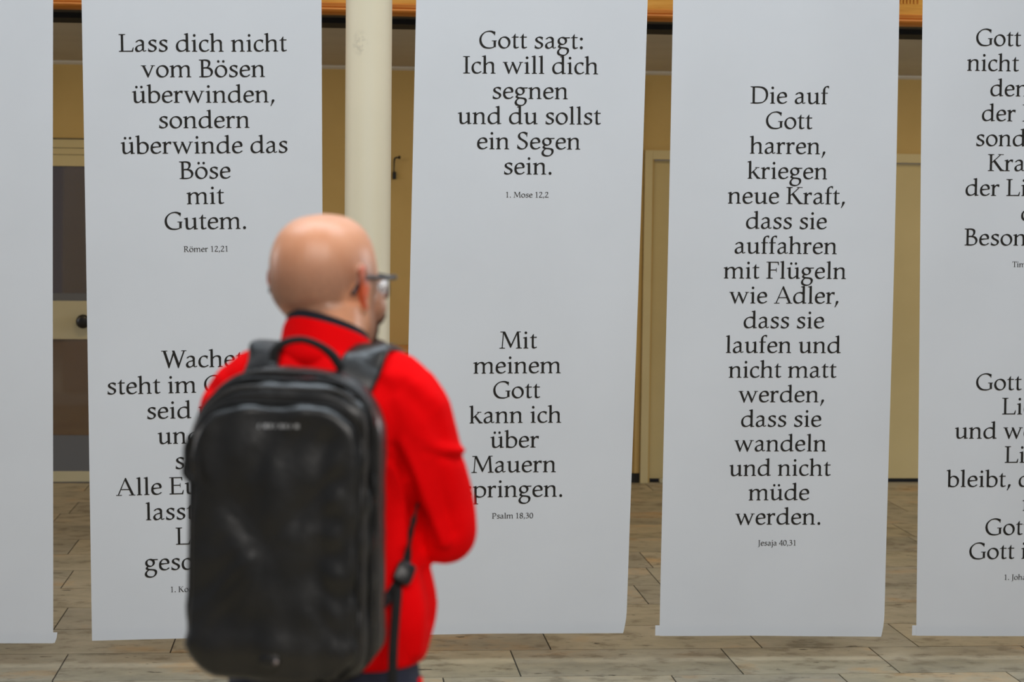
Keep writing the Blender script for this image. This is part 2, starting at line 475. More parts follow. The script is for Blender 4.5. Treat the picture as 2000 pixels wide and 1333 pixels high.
def build_cabinet():
    x1, z1 = 0.98, at(781, 683, 12.0).z
    x0 = 0.02
    r = empty('wooden_cabinet', ((x0+x1)/2, 12.2, 0)); tag(r, 'low honey wood cabinet against the ochre wall behind the cream column', 'cabinet')
    inv = Matrix.Translation((-(x0+x1)/2, -12.2, 0))
    def part(o): o.parent = r; o.matrix_parent_inverse = inv; return o
    part(box('cabinet_body', (x0+0.02, x1-0.02, 12.02, 12.42, 0.05, z1-0.025), M_CABWOOD, bev=0.003))
    part(box('worktop', (x0, x1, 12.0, 12.43, z1-0.025, z1), M_CABWOOD, bev=0.004))
    part(box('plinth', (x0+0.04, x1-0.04, 12.05, 12.42, 0.0, 0.05), M_PLINTH))
    xm = (x0+x1)/2
    for a, b_, kx in ((x0+0.03, xm-0.003, xm-0.05), (xm+0.003, x1-0.03, xm+0.05)):
        d = part(box('cabinet_door', (a, b_, 12.0, 12.02, 0.07, z1-0.035), M_CABWOOD, bev=0.003))
        V, Fc = loft([[(kx+q*math.cos(2*PI*i/12), 12.0-e, 0.6+q*math.sin(2*PI*i/12)) for i in range(12)] for q, e in ((0.006, 0), (0.006, 0.012), (0.014, 0.016), (0.014, 0.024), (0.001, 0.028))])
        k = obj_from('cabinet_knob', V, Fc, M_BLACK, d, True); k.matrix_parent_inverse = inv
build_cabinet()

def build_hook():
    c = at(777, 308, YW); c2 = at(771, 344, YW)
    r = empty('wall_hook', (c.x, YW, c.z)); tag(r, 'small dark hook fixed to the ochre wall beside the cream column', 'hook')
    inv = Matrix.Translation((-c.x, -YW, -c.z))
    def part(o): o.parent = r; o.matrix_parent_inverse = inv; return o
    bm = bmesh.new()
    add_box(bm, c2.x-0.014, c2.x+0.008, YW-0.02, YW, c2.z-0.02, c2.z+0.025, 0.003)
    part(obj_bm('mounting_plate', bm, M_BLACK))
    V, Fc = tube([(c2.x-0.005, YW-0.012, c2.z), (c2.x-0.005, YW-0.02, (c.z+c2.z)/2), (c.x-0.02, YW-0.028, c.z-0.008), (c.x, YW-0.04, c.z), (c.x+0.008, YW-0.05, c.z)], [0.004, 0.004, 0.005, 0.006, 0.011], 8, 5)
    part(obj_from('hook_arm', V, Fc, M_BLACK, smooth=True))
build_hook()

# ------------------------------------------------------------------ lettering : an old-style roman drawn with a broad pen (units of 1/1000 em)
NIB = (48.0, 19.0, math.radians(24))
def crom(P, n=7, closed=False):
    return [(v.x, v.y) for v in spline([(x, y, 0) for x, y in P], n, closed)]
def pen(P, nib=None, closed=False, straight=False):
    a, b, th = nib or NIB
    C = list(P) if straight else crom(P, 7, closed)
    if straight and len(C) == 2:
        pass
    L = []; R = []
    n = len(C)
    for k in range(n):
        if closed: p, q = C[k-1], C[(k+1) % n]
        else: p, q = C[max(k-1, 0)], C[min(k+1, n-1)]
        tx, ty = q[0]-p[0], q[1]-p[1]; l = math.hypot(tx, ty) or 1; tx /= l; ty /= l
        nx, ny = -ty, tx
        u = nx*math.cos(th)+ny*math.sin(th); v = -nx*math.sin(th)+ny*math.cos(th)
        h = math.hypot(a*u, b*v) or 1
        su, sv = a*a*u/h, b*b*v/h
        sx, sy = su*math.cos(th)-sv*math.sin(th), su*math.sin(th)+sv*math.cos(th)
        L.append((C[k][0]+sx, C[k][1]+sy)); R.append((C[k][0]-sx, C[k][1]-sy))
    out = []
    rng = range(n) if closed else range(n-1)
    for k in rng:
        j = (k+1) % n
        out.append([L[k], R[k], R[j], L[j]])
    return out
def poly(*P): return [list(P)]
def rect(x0, x1, y0, y1): return [[(x0, y0), (x1, y0), (x1, y1), (x0, y1)]]
def dot(x, y, r): return [[(x+r*math.cos(2*PI*i/16), y+r*math.sin(2*PI*i/16)) for i in range(16)]]
def vs(x, y0, y1, w=95): return rect(x-w/2, x+w/2, y0, y1)
def foot(x, l, r, w=84, y=0, t=25):
    return poly((x-l, y), (x+r, y), (x+r, y+t), (x+w/2+8, y+t+12), (x+w/2, y+t+28), (x-w/2, y+t+28), (x-w/2-8, y+t+12), (x-l, y+t))
def hserif(x, l, r, y=690, w=92, t=25):
    return poly((x-l, y), (x-l, y-t), (x-w/2-8, y-t-12), (x-w/2, y-t-28), (x+w/2, y-t-28), (x+w/2+8, y-t-12), (x+r, y-t), (x+r, y))
def flag(x, t, w=84, l=66):
    return poly((x-w/2-l, t-52), (x-w/2-l-4, t-30), (x+w/2-10, t+8), (x+w/2, t+8), (x+w/2, t-96), (x-w/2, t-96), (x-w/2, t-60))
THIN = (22.0, 16.0, math.radians(24))
def build_glyphs():
    G = {}
    A = lambda ch, w, *parts: G.__setitem__(ch, (w, [q for p in parts for q in p]))
    X = 466
    arch = lambda x0, x1: pen([(x0+22, 335), (x0+75, 395), (x0+150, 440), (x1-95, 448), (x1-38, 425), (x1-5, 372), (x1, 300)]) + vs(x1, 0, 310, 82)
    A('n', 582, vs(122, 0, 420), flag(122, X), foot(122, 98, 92), arch(122, 445), foot(445, 88, 104))
    A('m', 883, vs(122, 0, 420), flag(122, X), foot(122, 98, 88), arch(122, 435), foot(435, 84, 84), arch(435, 748), foot(748, 84, 104))
    A('h', 582, vs(118, 0, 690), flag(118, 722), foot(118, 98, 92), arch(118, 445), foot(445, 88, 104))
    A('r', 395, vs(120, 0, 420), flag(120, X), foot(120, 98, 118), pen([(140, 320), (185, 385), (235, 430), (290, 446)]),
      poly((225, 440), (262, 474), (318, 476), (374, 468), (360, 362), (338, 360), (318, 392), (268, 398)))
    A('i', 291, vs(147, 0, 420), flag(147, X), foot(147, 98, 104), dot(147, 636, 54))
    A('j', 234, vs(135, -120, 420), flag(135, X), pen([(135, -100), (125, -180), (75, -240), (15, -250)]), dot(137, 636, 54))
    A('l', 291, vs(147, 0, 690), flag(147, 722), foot(147, 100, 104))
    A('k', 556, vs(122, 0, 690), flag(122, 722), foot(122, 98, 88), pen([(160, 222), (300, 345), (395, 440)], THIN, straight=True), rect(330, 500, 440, X),
      poly((205, 268), (282, 318), (468, 70), (556, 28), (556, 0), (410, 0)))
    o = lambda cx, cy, rx, ry, nib=None: pen([(cx+rx*math.cos(2*PI*i/16), cy+ry*math.sin(2*PI*i/16)) for i in range(16)], nib, True)
    A('o', 546, o(273, 232, 203, 219))
    G['ö'] = (546, G['o'][1]+dot(175, 620, 50)+dot(372, 620, 50))
    A('e', 479, pen([(98, 232), (250, 262), (418, 276)], THIN, straight=True), poly((90, 250), (90, 282), (430, 290), (430, 258)),
      pen([(405, 275), (398, 350), (350, 425), (265, 451), (175, 425), (105, 350), (78, 245), (92, 125), (160, 42), (260, 18), (350, 38), (432, 98)]))
    A('a', 500, pen([(92, 372), (130, 415), (200, 448), (285, 438), (340, 385), (350, 300)]), vs(350, 70, 320, 80),
      pen([(350, 90), (362, 42), (402, 24), (475, 52)], THIN), pen([(345, 272), (260, 262), (150, 225), (88, 160), (86, 80), (140, 22), (220, 22), (295, 62), (350, 118)]))
    A('s', 424, pen([(352, 405), (290, 444), (210, 452), (128, 415), (110, 345), (160, 282), (250, 235), (325, 185), (340, 110), (290, 42), (205, 15), (120, 28), (70, 62)]),
      poly((340, 335), (362, 335), (370, 462), (340, 450), (325, 420)), poly((50, 132), (74, 132), (96, 50), (80, 20), (48, 30)))
    A('c', 444, pen([(385, 410), (330, 440), (262, 450), (170, 422), (98, 340), (74, 230), (98, 108), (175, 32), (270, 18), (345, 38), (418, 90)]),
      poly((362, 340), (390, 340), (404, 452), (368, 462), (345, 425)))
    A('t', 326, vs(138, 80, 440, 82), poly((97, 430), (97, 490), (165, 588), (180, 588), (180, 430)), poly((22, 424), (22, 446), (97, 470), (306, 470), (298, 432), (97, 432)),
      pen([(138, 110), (148, 50), (192, 20), (242, 26), (302, 58)]))
    A('u', 603, vs(140, 120, 420), flag(140, X), pen([(140, 150), (152, 70), (200, 24), (270, 22), (345, 56), (420, 120)]), vs(460, 40, 420), flag(460, X),
      poly((418, 110), (418, 0), (435, -8), (575, 12), (575, 38), (502, 44), (502, 110)))
    G['ü'] = (603, G['u'][1]+dot(205, 620, 50)+dot(400, 620, 50))
    A('d', 611, pen([(462, 395), (390, 438), (300, 449), (190, 418), (108, 335), (78, 220), (104, 100), (180, 30), (272, 22), (370, 58), (455, 125)]), vs(468, 40, 690), flag(468, 722),
      poly((426, 110), (426, 0), (443, -8), (584, 12), (584, 38), (510, 44), (510, 110)))
    A('b', 553, vs(112, 30, 690), flag(112, 722), poly((70, 80), (70, -12), (90, -12), (154, 22), (154, 80)),
      pen([(130, 345), (200, 420), (285, 448), (390, 415), (460, 335), (478, 240), (452, 120), (370, 35), (268, 14), (180, 24), (110, 62)]))
    A('p', 601, vs(128, -250, 420), flag(128, X), foot(128, 98, 110, y=-278),
      pen([(145, 350), (215, 420), (310, 448), (425, 415), (505, 330), (522, 235), (495, 115), (405, 35), (300, 14), (215, 28), (145, 62)]))
    A('f', 333, vs(142, 0, 560), rect(22, 300, 432, 466), foot(142, 100, 110), pen([(142, 540), (152, 620), (200, 692), (265, 716), (318, 706)]),
      poly((270, 735), (352, 722), (340, 640), (318, 640), (300, 685)))
    A('g', 556, o(235, 310, 150, 140), pen([(330, 418), (400, 438), (545, 440)], THIN, straight=True), poly((350, 412), (350, 455), (545, 462), (545, 424)),
      pen([(190, 182), (118, 135), (105, 82), (165, 46), (290, 34), (410, 12), (466, -60), (440, -170), (340, -250), (210, -262), (98, -220), (62, -135), (95, -50), (175, 18), (240, 36)]))
    A('v', 565, poly((52, 452), (148, 452), (315, 90), (290, -12), (262, -12)), poly((262, -12), (292, -12), (492, 452), (440, 452), (285, 95)), rect(8, 205, 441, X), rect(385, 552, 441, X))
    A('w', 834, poly((50, 452), (146, 452), (282, 100), (256, -12), (230, -12)), poly((230, -12), (260, -12), (428, 425), (418, 466), (400, 466), (255, 95)),
      poly((350, 466), (440, 466), (600, 100), (572, -12), (546, -12)), poly((546, -12), (576, -12), (765, 452), (712, 452), (570, 95)), rect(8, 202, 441, X), rect(660, 824, 441, X))
    # capitals
    C_ = 690; W = 92
    A('I', 337, vs(168, 0, C_, W), foot(168, 136, 136, W), hserif(168, 136, 136))
    barb = lambda x0, x1: poly((x0, 0), (x1-20, 0), (x1+8, 170), (x1-18, 170), (x1-70, 42), (x0+40, 38), (x0, 26))
    A('L', 611, vs(150, 0, C_, W), hserif(150, 130, 130), barb(24, 590))
    A('E', 611, vs(150, 0, C_, W), poly((24, 690), (24, 665), (196, 652), (490, 650), (520, 552), (544, 552), (540, 690)), barb(24, 585),
      rect(190, 470, 345, 382), poly((444, 280), (468, 280), (468, 446), (444, 446)))
    A('F', 556, vs(150, 0, C_, W), poly((24, 690), (24, 665), (196, 652), (480, 650), (512, 545), (538, 545), (532, 690)), foot(150, 126, 140, W),
      rect(190, 450, 335, 372), poly((426, 265), (450, 265), (450, 440), (426, 440)))
    A('B', 611, vs(152, 0, C_, W), hserif(152, 130, 10), foot(152, 126, 10, W),
      pen([(150, 668), (300, 668), (405, 625), (430, 525), (390, 425), (300, 372), (190, 366)]), pen([(190, 366), (330, 368), (460, 325), (528, 205), (480, 75), (350, 22), (150, 18)]))
    A('D', 774, vs(152, 0, C_, W), hserif(152, 130, 10), foot(152, 126, 10, W),
      pen([(150, 666), (330, 668), (510, 640), (650, 530), (692, 350), (650, 175), (520, 55), (340, 20), (150, 20)]))
    A('P', 604, vs(152, 0, C_, W), hserif(152, 130, 10), foot(152, 126, 140, W),
      pen([(150, 668), (300, 672), (440, 640), (512, 525), (478, 395), (360, 315), (240, 302)]))
    A('R', 668, vs(152, 0, C_, W), hserif(152, 130, 10), foot(152, 126, 130, W),
      pen([(150, 668), (300, 672), (425, 635), (470, 530), (430, 415), (320, 355), (200, 348)]), poly((260, 350), (355, 350), (585, 50), (665, 26), (665, 0), (520, 0)))
    A('G', 763, pen([(650, 590), (570, 655), (440, 680), (275, 640), (130, 510), (82, 345), (125, 165), (255, 40), (420, 10), (550, 25), (655, 72)]),
      vs(655, 50, 300, W), rect(540, 735, 284, 312), poly((640, 520), (664, 520), (676, 662), (640, 680), (615, 615)))
    A('J', 333, vs(185, -40, C_, W), hserif(185, 130, 130), pen([(185, -20), (170, -110), (105, -170), (30, -180)]))
    A('K', 726, vs(150, 0, C_, W), hserif(150, 130, 130), foot(150, 126, 130, W), pen([(175, 335), (400, 530), (545, 668)], (26, 16, NIB[2]), straight=True), rect(450, 690, 666, C_),
      poly((245, 388), (325, 450), (620, 70), (728, 28), (728, 0), (545, 0)))
    A('M', 946, poly((110, 12), (150, 12), (205, 690), (165, 690)), foot(130, 112, 120, 40), poly((150, 690), (250, 690), (505, 150), (478, 30), (458, 30)),
      poly((458, 30), (488, 30), (790, 690), (735, 690), (480, 140)), poly((725, 690), (808, 690), (862, 12), (768, 12)), foot(815, 118, 122, 92), poly((60, 690), (60, 664), (180, 650), (220, 690)), poly((740, 690), (760, 650), (890, 664), (890, 690)))
    A('S', 525, pen([(425, 600), (350, 665), (250, 675), (145, 625), (112, 525), (165, 430), (280, 360), (390, 280), (425, 180), (370, 65), (250, 14), (135, 36), (72, 100)]),
      poly((418, 505), (442, 505), (452, 685), (420, 668), (405, 610)), poly((44, 185), (70, 185), (100, 90), (85, 30), (46, 40)))
    A('T', 613, vs(306, 0, C_, W), foot(306, 130, 130, W), poly((20, 550), (48, 550), (85, 648), (528, 648), (565, 550), (593, 550), (588, 690), (25, 690)))
    A('A', 778, poly((72, 18), (118, 18), (368, 610), (388, 705), (372, 705)), poly((345, 640), (372, 708), (408, 708), (715, 18), (612, 18)), rect(190, 570, 222, 256), rect(8, 235, 0, 27), rect(515, 768, 0, 27))
    A('U', 778, vs(160, 180, C_, W), hserif(160, 135, 135), pen([(160, 200), (185, 80), (290, 14), (400, 8), (540, 50), (612, 150), (622, 240)]), vs(622, 220, C_, 48), hserif(622, 120, 120, w=48))
    A('W', 1000, poly((70, 675), (172, 675), (330, 160), (305, -12), (278, -12)), poly((278, -12), (312, -12), (520, 600), (505, 690), (480, 690), (308, 150)),
      poly((425, 690), (525, 690), (705, 160), (678, -12), (650, -12)), poly((650, -12), (684, -12), (930, 675), (875, 675), (682, 150)), rect(8, 245, 664, C_), rect(795, 992, 664, C_))
    # figures and points
    A('0', 500, o(250, 340, 185, 325))
    A('1', 500, vs(255, 0, 680, 84), foot(255, 135, 135), poly((95, 580), (88, 604), (280, 692), (297, 692), (297, 600), (213, 600)))
    A('2', 500, pen([(75, 535), (130, 630), (240, 668), (345, 625), (375, 520), (320, 390), (190, 220), (75, 50)]), poly((35, 0), (450, 0), (475, 110), (450, 110), (420, 66), (60, 66)))
    A('3', 500, pen([(85, 590), (160, 655), (260, 660), (350, 600), (345, 480), (260, 395), (170, 365)]), pen([(180, 370), (300, 365), (395, 300), (400, 165), (320, 50), (190, 12), (70, 55)]))
    A('4', 500, vs(360, 0, 690, 82), poly((15, 170), (15, 210), (330, 690), (370, 690), (370, 640), (85, 226), (480, 226), (480, 170)), foot(360, 110, 110))
    A('6', 500, o(255, 210, 175, 195), pen([(82, 240), (100, 400), (200, 560), (400, 675)]))
    A('7', 500, poly((25, 690), (25, 560), (50, 560), (75, 620), (385, 620), (150, -10), (235, -10), (470, 650), (470, 690)))
    A('8', 500, o(250, 170, 172, 165), o(250, 510, 148, 150))
    A('.', 250, dot(125, 46, 60)); A(':', 250, dot(125, 46, 60), dot(125, 395, 60))
    comma = poly((82, 40), (100, 105), (160, 118), (198, 96), (186, 40), (62, -150), (34, -138), (78, -40))
    A(',', 250, comma); A(';', 250, comma, dot(130, 395, 60))
    A('!', 278, dot(139, 46, 60), poly((95, 700), (183, 700), (152, 190), (126, 190)))
    G[' '] = (250, [])
    return G
GLY = build_glyphs()
KERN = {('W', 'a'): -70, ('T', 'i'): -40, ('A', 'd'): -10, ('r', ','): -60, ('f', 'f'): -10, ('f', 't'): -10, ('r', '.'): -60, ('K', 'r'): -15}
def text_width(s):
    return sum(GLY[c][0] for c in s)+sum(KERN.get((a, b), 0) for a, b in zip(s, s[1:]))
def text_polys(s):
    x = 0; out = []
    for k, c in enumerate(s):
        for p in GLY[c][1]: out.append([(x+q[0], q[1]) for q in p])
        x += GLY[c][0]+(KERN.get((c, s[k+1]), 0) if k+1 < len(s) else 0)
    return out, x

# ------------------------------------------------------------------ hanging banners
YB = 7.42
TOPZ = 3.55
class Banner:
    def __init__(s, tl, tr, bl, br, seed, label, tab=0):
        s.P = [at(*q, YB) for q in (tl, tr, bl, br)]
        TL, TR, BL, BR = s.P
        # straight side edges carried on above the frame to the top rod
        def ext(a, b): return b+(a-b)*((TOPZ-b.z)/(a.z-b.z))
        s.TL, s.TR, s.BL, s.BR = ext(TL, BL), ext(TR, BR), BL, BR
        s.ph = random.Random(seed).uniform(0, 6); s.tab = tab
        s.c = ((BL.x+BR.x)/2, YB, min(BL.z, BR.z))
        s.root = empty('hanging_banner', s.c)
        s.ux = (Vector((TR.x-TL.x, 0, TR.z-TL.z))+Vector((BR.x-BL.x, 0, BR.z-BL.z))).normalized()
        s.uz = Vector((-s.ux.z, 0, s.ux.x))
        tag(s.root, label, 'banner', 'verse banners hanging in a row')
        s.sheet(); s.hem(); s.rod()
    def y(s, x, z):
        u = x-s.c[0]; v = z-s.c[2]
        return YB+0.006*math.sin(2.1*v+s.ph)+0.005*math.sin(6.0*u+0.9*v+s.ph)+0.0025*math.sin(13*u-2.3*v+2*s.ph)
    def loc(s, p): return (p[0]-s.c[0], p[1]-s.c[1], p[2]-s.c[2])
    def sheet(s):
        NU, NV = 30, 110
        V, Fc = [], []
        for j in range(NV+1):
            t = (j/NV); t = t*t*(0.35)+t*0.65       # finer near the foot
            for i in range(NU+1):
                q = i/NU
                p = s.BL.lerp(s.BR, q).lerp(s.TL.lerp(s.TR, q), t)
                d = max(0, 0.10-(p.z-s.c[2]))/0.10
                if s.tab <= 0: p = p-s.ux*(0.011*d**2.2)*max(0, q-0.5)*2
                V.append(s.loc((p.x, s.y(p.x, p.z), p.z)))
        n = NU+1
        for j in range(NV):
            for i in range(NU): Fc.append((j*n+i, j*n+i+1, (j+1)*n+i+1, (j+1)*n+i))
        o = obj_from('banner_sheet', V, Fc, M_BANNER, s.root)
        md = o.modifiers.new('thickness', 'SOLIDIFY'); md.thickness = 0.0008; md.offset = -1
    def hem(s):
        # turned-up strip along the foot; on some banners it sticks out past the sheet
        H = 0.040
        l, r = (-0.016 if s.tab < 0 else 0.004), (0.016 if s.tab > 0 else -0.004)
        a = s.BL+s.ux*l; b = s.BR+s.ux*r
        if s.tab < 0: b = s.BR-s.ux*0.008
        if s.tab > 0: b = s.BR+s.ux*0.015
        rings = []
        for i in range(41):
            q = i/40; p = a.lerp(b, q)
            k = min(1, (1-q)*40*0.5) if s.tab <= 0 else 1
            ring = []
            for (dz, dy) in ((0.0015, 0.0036), (0.001, 0.0016), (0.02, 0.0014), (H-.001, 0.0014), (H, 0.0016), (H, 0.0034)):
                ins = 0.010*max(0, 1-dz/H)**2 if i == 40 else 0
                x = p.x-ins; z = p.z+dz
                ring.append(s.loc((x, s.y(x, z)+dy, z)))
            rings.append(ring)
        V, Fc = loft(rings)
        o = obj_from('bottom_hem', V, Fc, M_BANNER, s.root)
        for p in o.data.polygons:
            if len(p.vertices) > 4: p.use_smooth = False
    def rod(s):
        a, b = s.TL-s.ux*0.02, s.TR+s.ux*0.02
        V, Fc = tube([s.loc((a.x, YB+0.012, a.z-0.004)), s.loc((b.x, YB+0.012, b.z-0.004))], 0.011, 12, 1)
        obj_from('top_rod', V, Fc, M_DARK2, s.root, True)
    def write(s, name, lines, first, last, em, ref=False):
        p0, p1 = at(*first, YB), at(*last, YB)
        V, Fc = [], []
        for k, ln in enumerate(lines):
            c = p0.lerp(p1, k/max(1, len(lines)-1))
            P, wd = text_polys(ln)
            for q in P:
                i0 = len(V)
                for (gx, gy) in q:
                    p = c+s.ux*((gx-wd/2)*em/1000)+s.uz*(gy*em/1000)
                    V.append(s.loc((p.x, s.y(p.x, p.z)-0.0012, p.z)))
                Fc.append(tuple(range(i0, len(V))))
        o = obj_from(name, V, Fc, M_INK, s.root)
        o['label'] = 'black lettering'
        return o

def build_banners():
    EM, EMR = 0.0926, 0.0302
    b = Banner((-860, 0), (-405, 0), (-850, 1262), (-400, 1260), 6, 'white banner left of the photo, seen only as a dim reflection in the glazed door', 0)
    q = b.BL.lerp(b.BR, .5)
    def onb(z): return px_of(Vector((q.x, YB, z)))
    b.write('verse_lettering', ['Und ob ich', 'schon wanderte', 'im finstern Tal,', 'fürchte ich kein', 'Unglück;', 'denn du bist', 'bei mir, dein', 'Stecken', 'und Stab', 'trösten mich.'], onb(1.29), onb(0.455), EM)
    b = Banner((-375, 0), (104, 0), (-372, 1258), (103.5, 1258), 1, 'blank white banner cut off by the left edge of the photo, before the glazed door', 1)
    b = Banner((160, 0), (628, 0), (180, 1252), (633, 1239), 2, 'white banner opening with Lass dich nicht, left of the cream column and behind the man', 0)
    b.write('verse_lettering', ['Lass dich nicht', 'vom Bösen', 'überwinden,', 'sondern', 'überwinde das', 'Böse', 'mit', 'Gutem.'], (397, 101), (402, 448), EM)
    b.write('reference_lettering', ['Römer 12,21'], (402.5, 492), (402.5, 492), EMR)
    b.write('verse_lettering', ['Wachet,', 'steht im Glauben,', 'seid mutig', 'und seid', 'stark!', 'Alle Eure Dinge', 'lasst in der', 'Liebe', 'geschehen!'], (402, 718), (402, 1112), EM)
    b.write('reference_lettering', ['1. Korinther 16,13.14'], (405, 1155), (405, 1155), EMR)
    b = Banner((813, 0), (1265, 0), (785, 1241), (1223, 1238), 3, 'white banner opening with Gott sagt, hanging right of the cream column', 0)
    b.write('verse_lettering', ['Gott sagt:', 'Ich will dich', 'segnen', 'und du sollst', 'ein Segen', 'sein.'], (1038, 95), (1031, 341), EM)
    b.write('reference_lettering', ['1. Mose 12,2'], (1029, 386), (1029, 386), EMR)
    b.write('verse_lettering', ['Mit', 'meinem', 'Gott', 'kann ich', 'über', 'Mauern', 'springen.'], (1012, 681), (1002, 972), EM)
    b.write('reference_lettering', ['Psalm 18,30'], (1001.5, 1014), (1001.5, 1014), EMR)
    b = Banner((1315, 0), (1757, 0), (1288, 1243), (1727, 1245), 4, 'white banner with one long verse beginning Die auf Gott harren, before the cream double door', -1)
    b.write('verse_lettering', ['Die auf', 'Gott', 'harren,', 'kriegen', 'neue Kraft,', 'dass sie', 'auffahren', 'mit Flügeln', 'wie Adler,', 'dass sie', 'laufen und', 'nicht matt', 'werden,', 'dass sie', 'wandeln', 'und nicht', 'müde', 'werden.'], (1541, 203), (1521, 1026), EM)
    b.write('reference_lettering', ['Jesaja 40,31'], (1519, 1067), (1519, 1067), EMR)
    b = Banner((1803, 0), (2243, 0), (1790, 1243), (2215, 1243), 5, 'white banner cut off by the right edge of the photo, naming Besonnenheit and Timotheus', -1)
    b.write('verse_lettering', ['Gott hat uns', 'nicht gegeben', 'den Geist', 'der Furcht,', 'sondern der', 'Kraft und', 'der Liebe und', 'der', 'Besonnenheit.'], (2031, 91), (2026, 480), EM)
    b.write('reference_lettering', ['Timotheus 1,7'], (2023, 522), (2023, 522), EMR)
    b.write('verse_lettering', ['Gott ist die', 'Liebe,', 'und wer in der', 'Liebe', 'bleibt, der bleibt', 'in', 'Gott und', 'Gott in ihm.'], (2016, 762), (2012, 1091), EM)
    b.write('reference_lettering', ['1. Johannes 4,16'], (2011, 1132), (2011, 1132), EMR)
build_banners()

# ------------------------------------------------------------------ the man
from mathutils.bvhtree import BVHTree
PHI = math.radians(20)              # how far his trunk is turned to the right
MAN = Vector((-0.005, 3.30, 0.0))
def to_local(p):
    d = Vector(p)-MAN; c, s = math.cos(PHI), math.sin(PHI)
    return Vector((c*d.x-s*d.y, s*d.x+c*d.y, d.z))
def to_world(p):
    c, s = math.cos(PHI), math.sin(PHI)
    return MAN+Vector((c*p[0]+s*p[1], -s*p[0]+c*p[1], p[2]))

class Soup:
    def __init__(s): s.V = []; s.F = []
    def add(s, VF, M=None):
        V, Fc = VF; k = len(s.V)
        s.V += [(M @ Vector(v)) if M is not None else Vector(v) for v in V]
        s.F += [tuple(i+k for i in f) for f in Fc]
    def ell(s, c, r, M=None, seg=20, rg=12):
        rings = []
        for j in range(rg+1):
            a = -PI/2+PI*j/rg; rr = max(math.cos(a), 1e-3)
            rings.append([(c[0]+r[0]*rr*math.cos(2*PI*i/seg), c[1]+r[1]*rr*math.sin(2*PI*i/seg), c[2]+r[2]*math.sin(a)) for i in range(seg)])
        s.add(loft(rings), M)
    def fuse(s, name, voxel, smooth=4, fac=0.5):
        me = bpy.data.meshes.new(name+'_src'); me.from_pydata([tuple(v) for v in s.V], [], s.F)
        bm = bmesh.new(); bm.from_mesh(me); bmesh.ops.recalc_face_normals(bm, faces=bm.faces[:]); bm.to_mesh(me); bm.free()
        o = bpy.data.objects.new(name+'_src', me); COL.objects.link(o)
        r = o.modifiers.new('r', 'REMESH'); r.mode = 'VOXEL'; r.voxel_size = voxel; r.adaptivity = 0
        q = o.modifiers.new('s', 'SMOOTH'); q.iterations = smooth; q.factor = fac
        dg = bpy.context.evaluated_depsgraph_get(); dg.update()
        out = bpy.data.meshes.new_from_object(o.evaluated_get(dg))
        bpy.data.objects.remove(o); bpy.data.meshes.remove(me)
        out.name = name
        out.polygons.foreach_set('use_smooth', [True]*len(out.polygons))
        return out
def oval(z, a, yf, yb, n=32, e=2.3, cx=0.0, tilt=0.0):
    out = []
    cy, b = (yf+yb)/2, (yf-yb)/2
    for i in range(n):
        t = 2*PI*i/n; c, s = math.cos(t), math.sin(t)
        y = cy+b*math.copysign(abs(s)**(2/e), s)
        out.append((cx+a*math.copysign(abs(c)**(2/e), c), y, z+tilt*(y-cy)))
    return out
def smooth_rings(table, n=4):
    """table rows (z, ...) -> Catmull-Rom interpolated rows"""
    T = [list(r) for r in table]; out = []
    for i in range(len(T)-1):
        a, b, c, d = T[max(i-1, 0)], T[i], T[i+1], T[min(i+2, len(T)-1)]
        for k in range(n):
            t = k/n
            out.append([0.5*((2*q1)+(q2-q0)*t+(2*q0-5*q1+4*q2-q3)*t*t+(3*q1-q0-3*q2+q3)*t**3) for q0, q1, q2, q3 in zip(a, b, c, d)])
    out.append(T[-1]); return out

# --- head frame
HEAD_C = Vector((-0.0165, 0.030, 1.577))
HM = Matrix.Translation(HEAD_C) @ Euler((math.radians(5), 0, math.radians(-16)), 'XYZ').to_matrix().to_4x4() @ Matrix.Scale(1.02, 4)
HI = HM.inverted()

# --- arms and hands (local frame)
R_SH, R_EL, R_WR = Vector((.140, -.012, 1.385)), Vector((.185, .056, 1.170)), Vector((.066, .158, 1.385))
L_SH, L_EL, L_WR = Vector((-.140, -.012, 1.385)), Vector((-.186, .055, 1.152)), Vector((.045, .185, 1.145))

def hand(s, wrist, along, palm_n, curl, mirror):
    """palm + five fingers; along = wrist to knuckles, palm_n = out of the palm"""
    a = Vector(along).normalized(); n = Vector(palm_n); n = (n-a*n.dot(a)).normalized()
    side = a.cross(n)*mirror                        # towards the thumb
    P = lambda u, v, w: wrist+a*u+side*v+n*w
    rings = []
    for u, hw, th in ((-.01, .026, .020), (.01, .030, .017), (.035, .039, .016), (.06, .042, .014), (.085, .041, .012), (.095, .036, .009)):
        rings.append([P(u, hw*math.cos(2*PI*i/16), th*math.sin(2*PI*i/16)) for i in range(16)])
    s.add(loft(rings))
    for v, ln, r, ex in ((.031, .072, .0088, 0), (.011, .080, .0090, .05), (-.010, .074, .0086, .12), (-.030, .058, .0078, .22)):
        p = P(.086, v, 0); pts = [P(.070, v*.95, 0), p]; ang = 0.0
        for seg, cv in ((.46, curl*.75+ex), (.30, curl+ex), (.24, curl*.6)):
            ang += cv
            p = p+(a*math.cos(ang)+n*math.sin(ang))*ln*seg*1.05
            pts.append(p)
        s.add(tube(pts, [r*1.08, r*1.05, r, r*.93, r*.75], 10, 4))
    t0 = P(.015, .024, .006)
    s.add(tube([t0, P(.042, .048, .014), P(.066, .056, .026), P(.088, .054, .036)], [.0125, .0115, .0098, .0078], 10, 4))

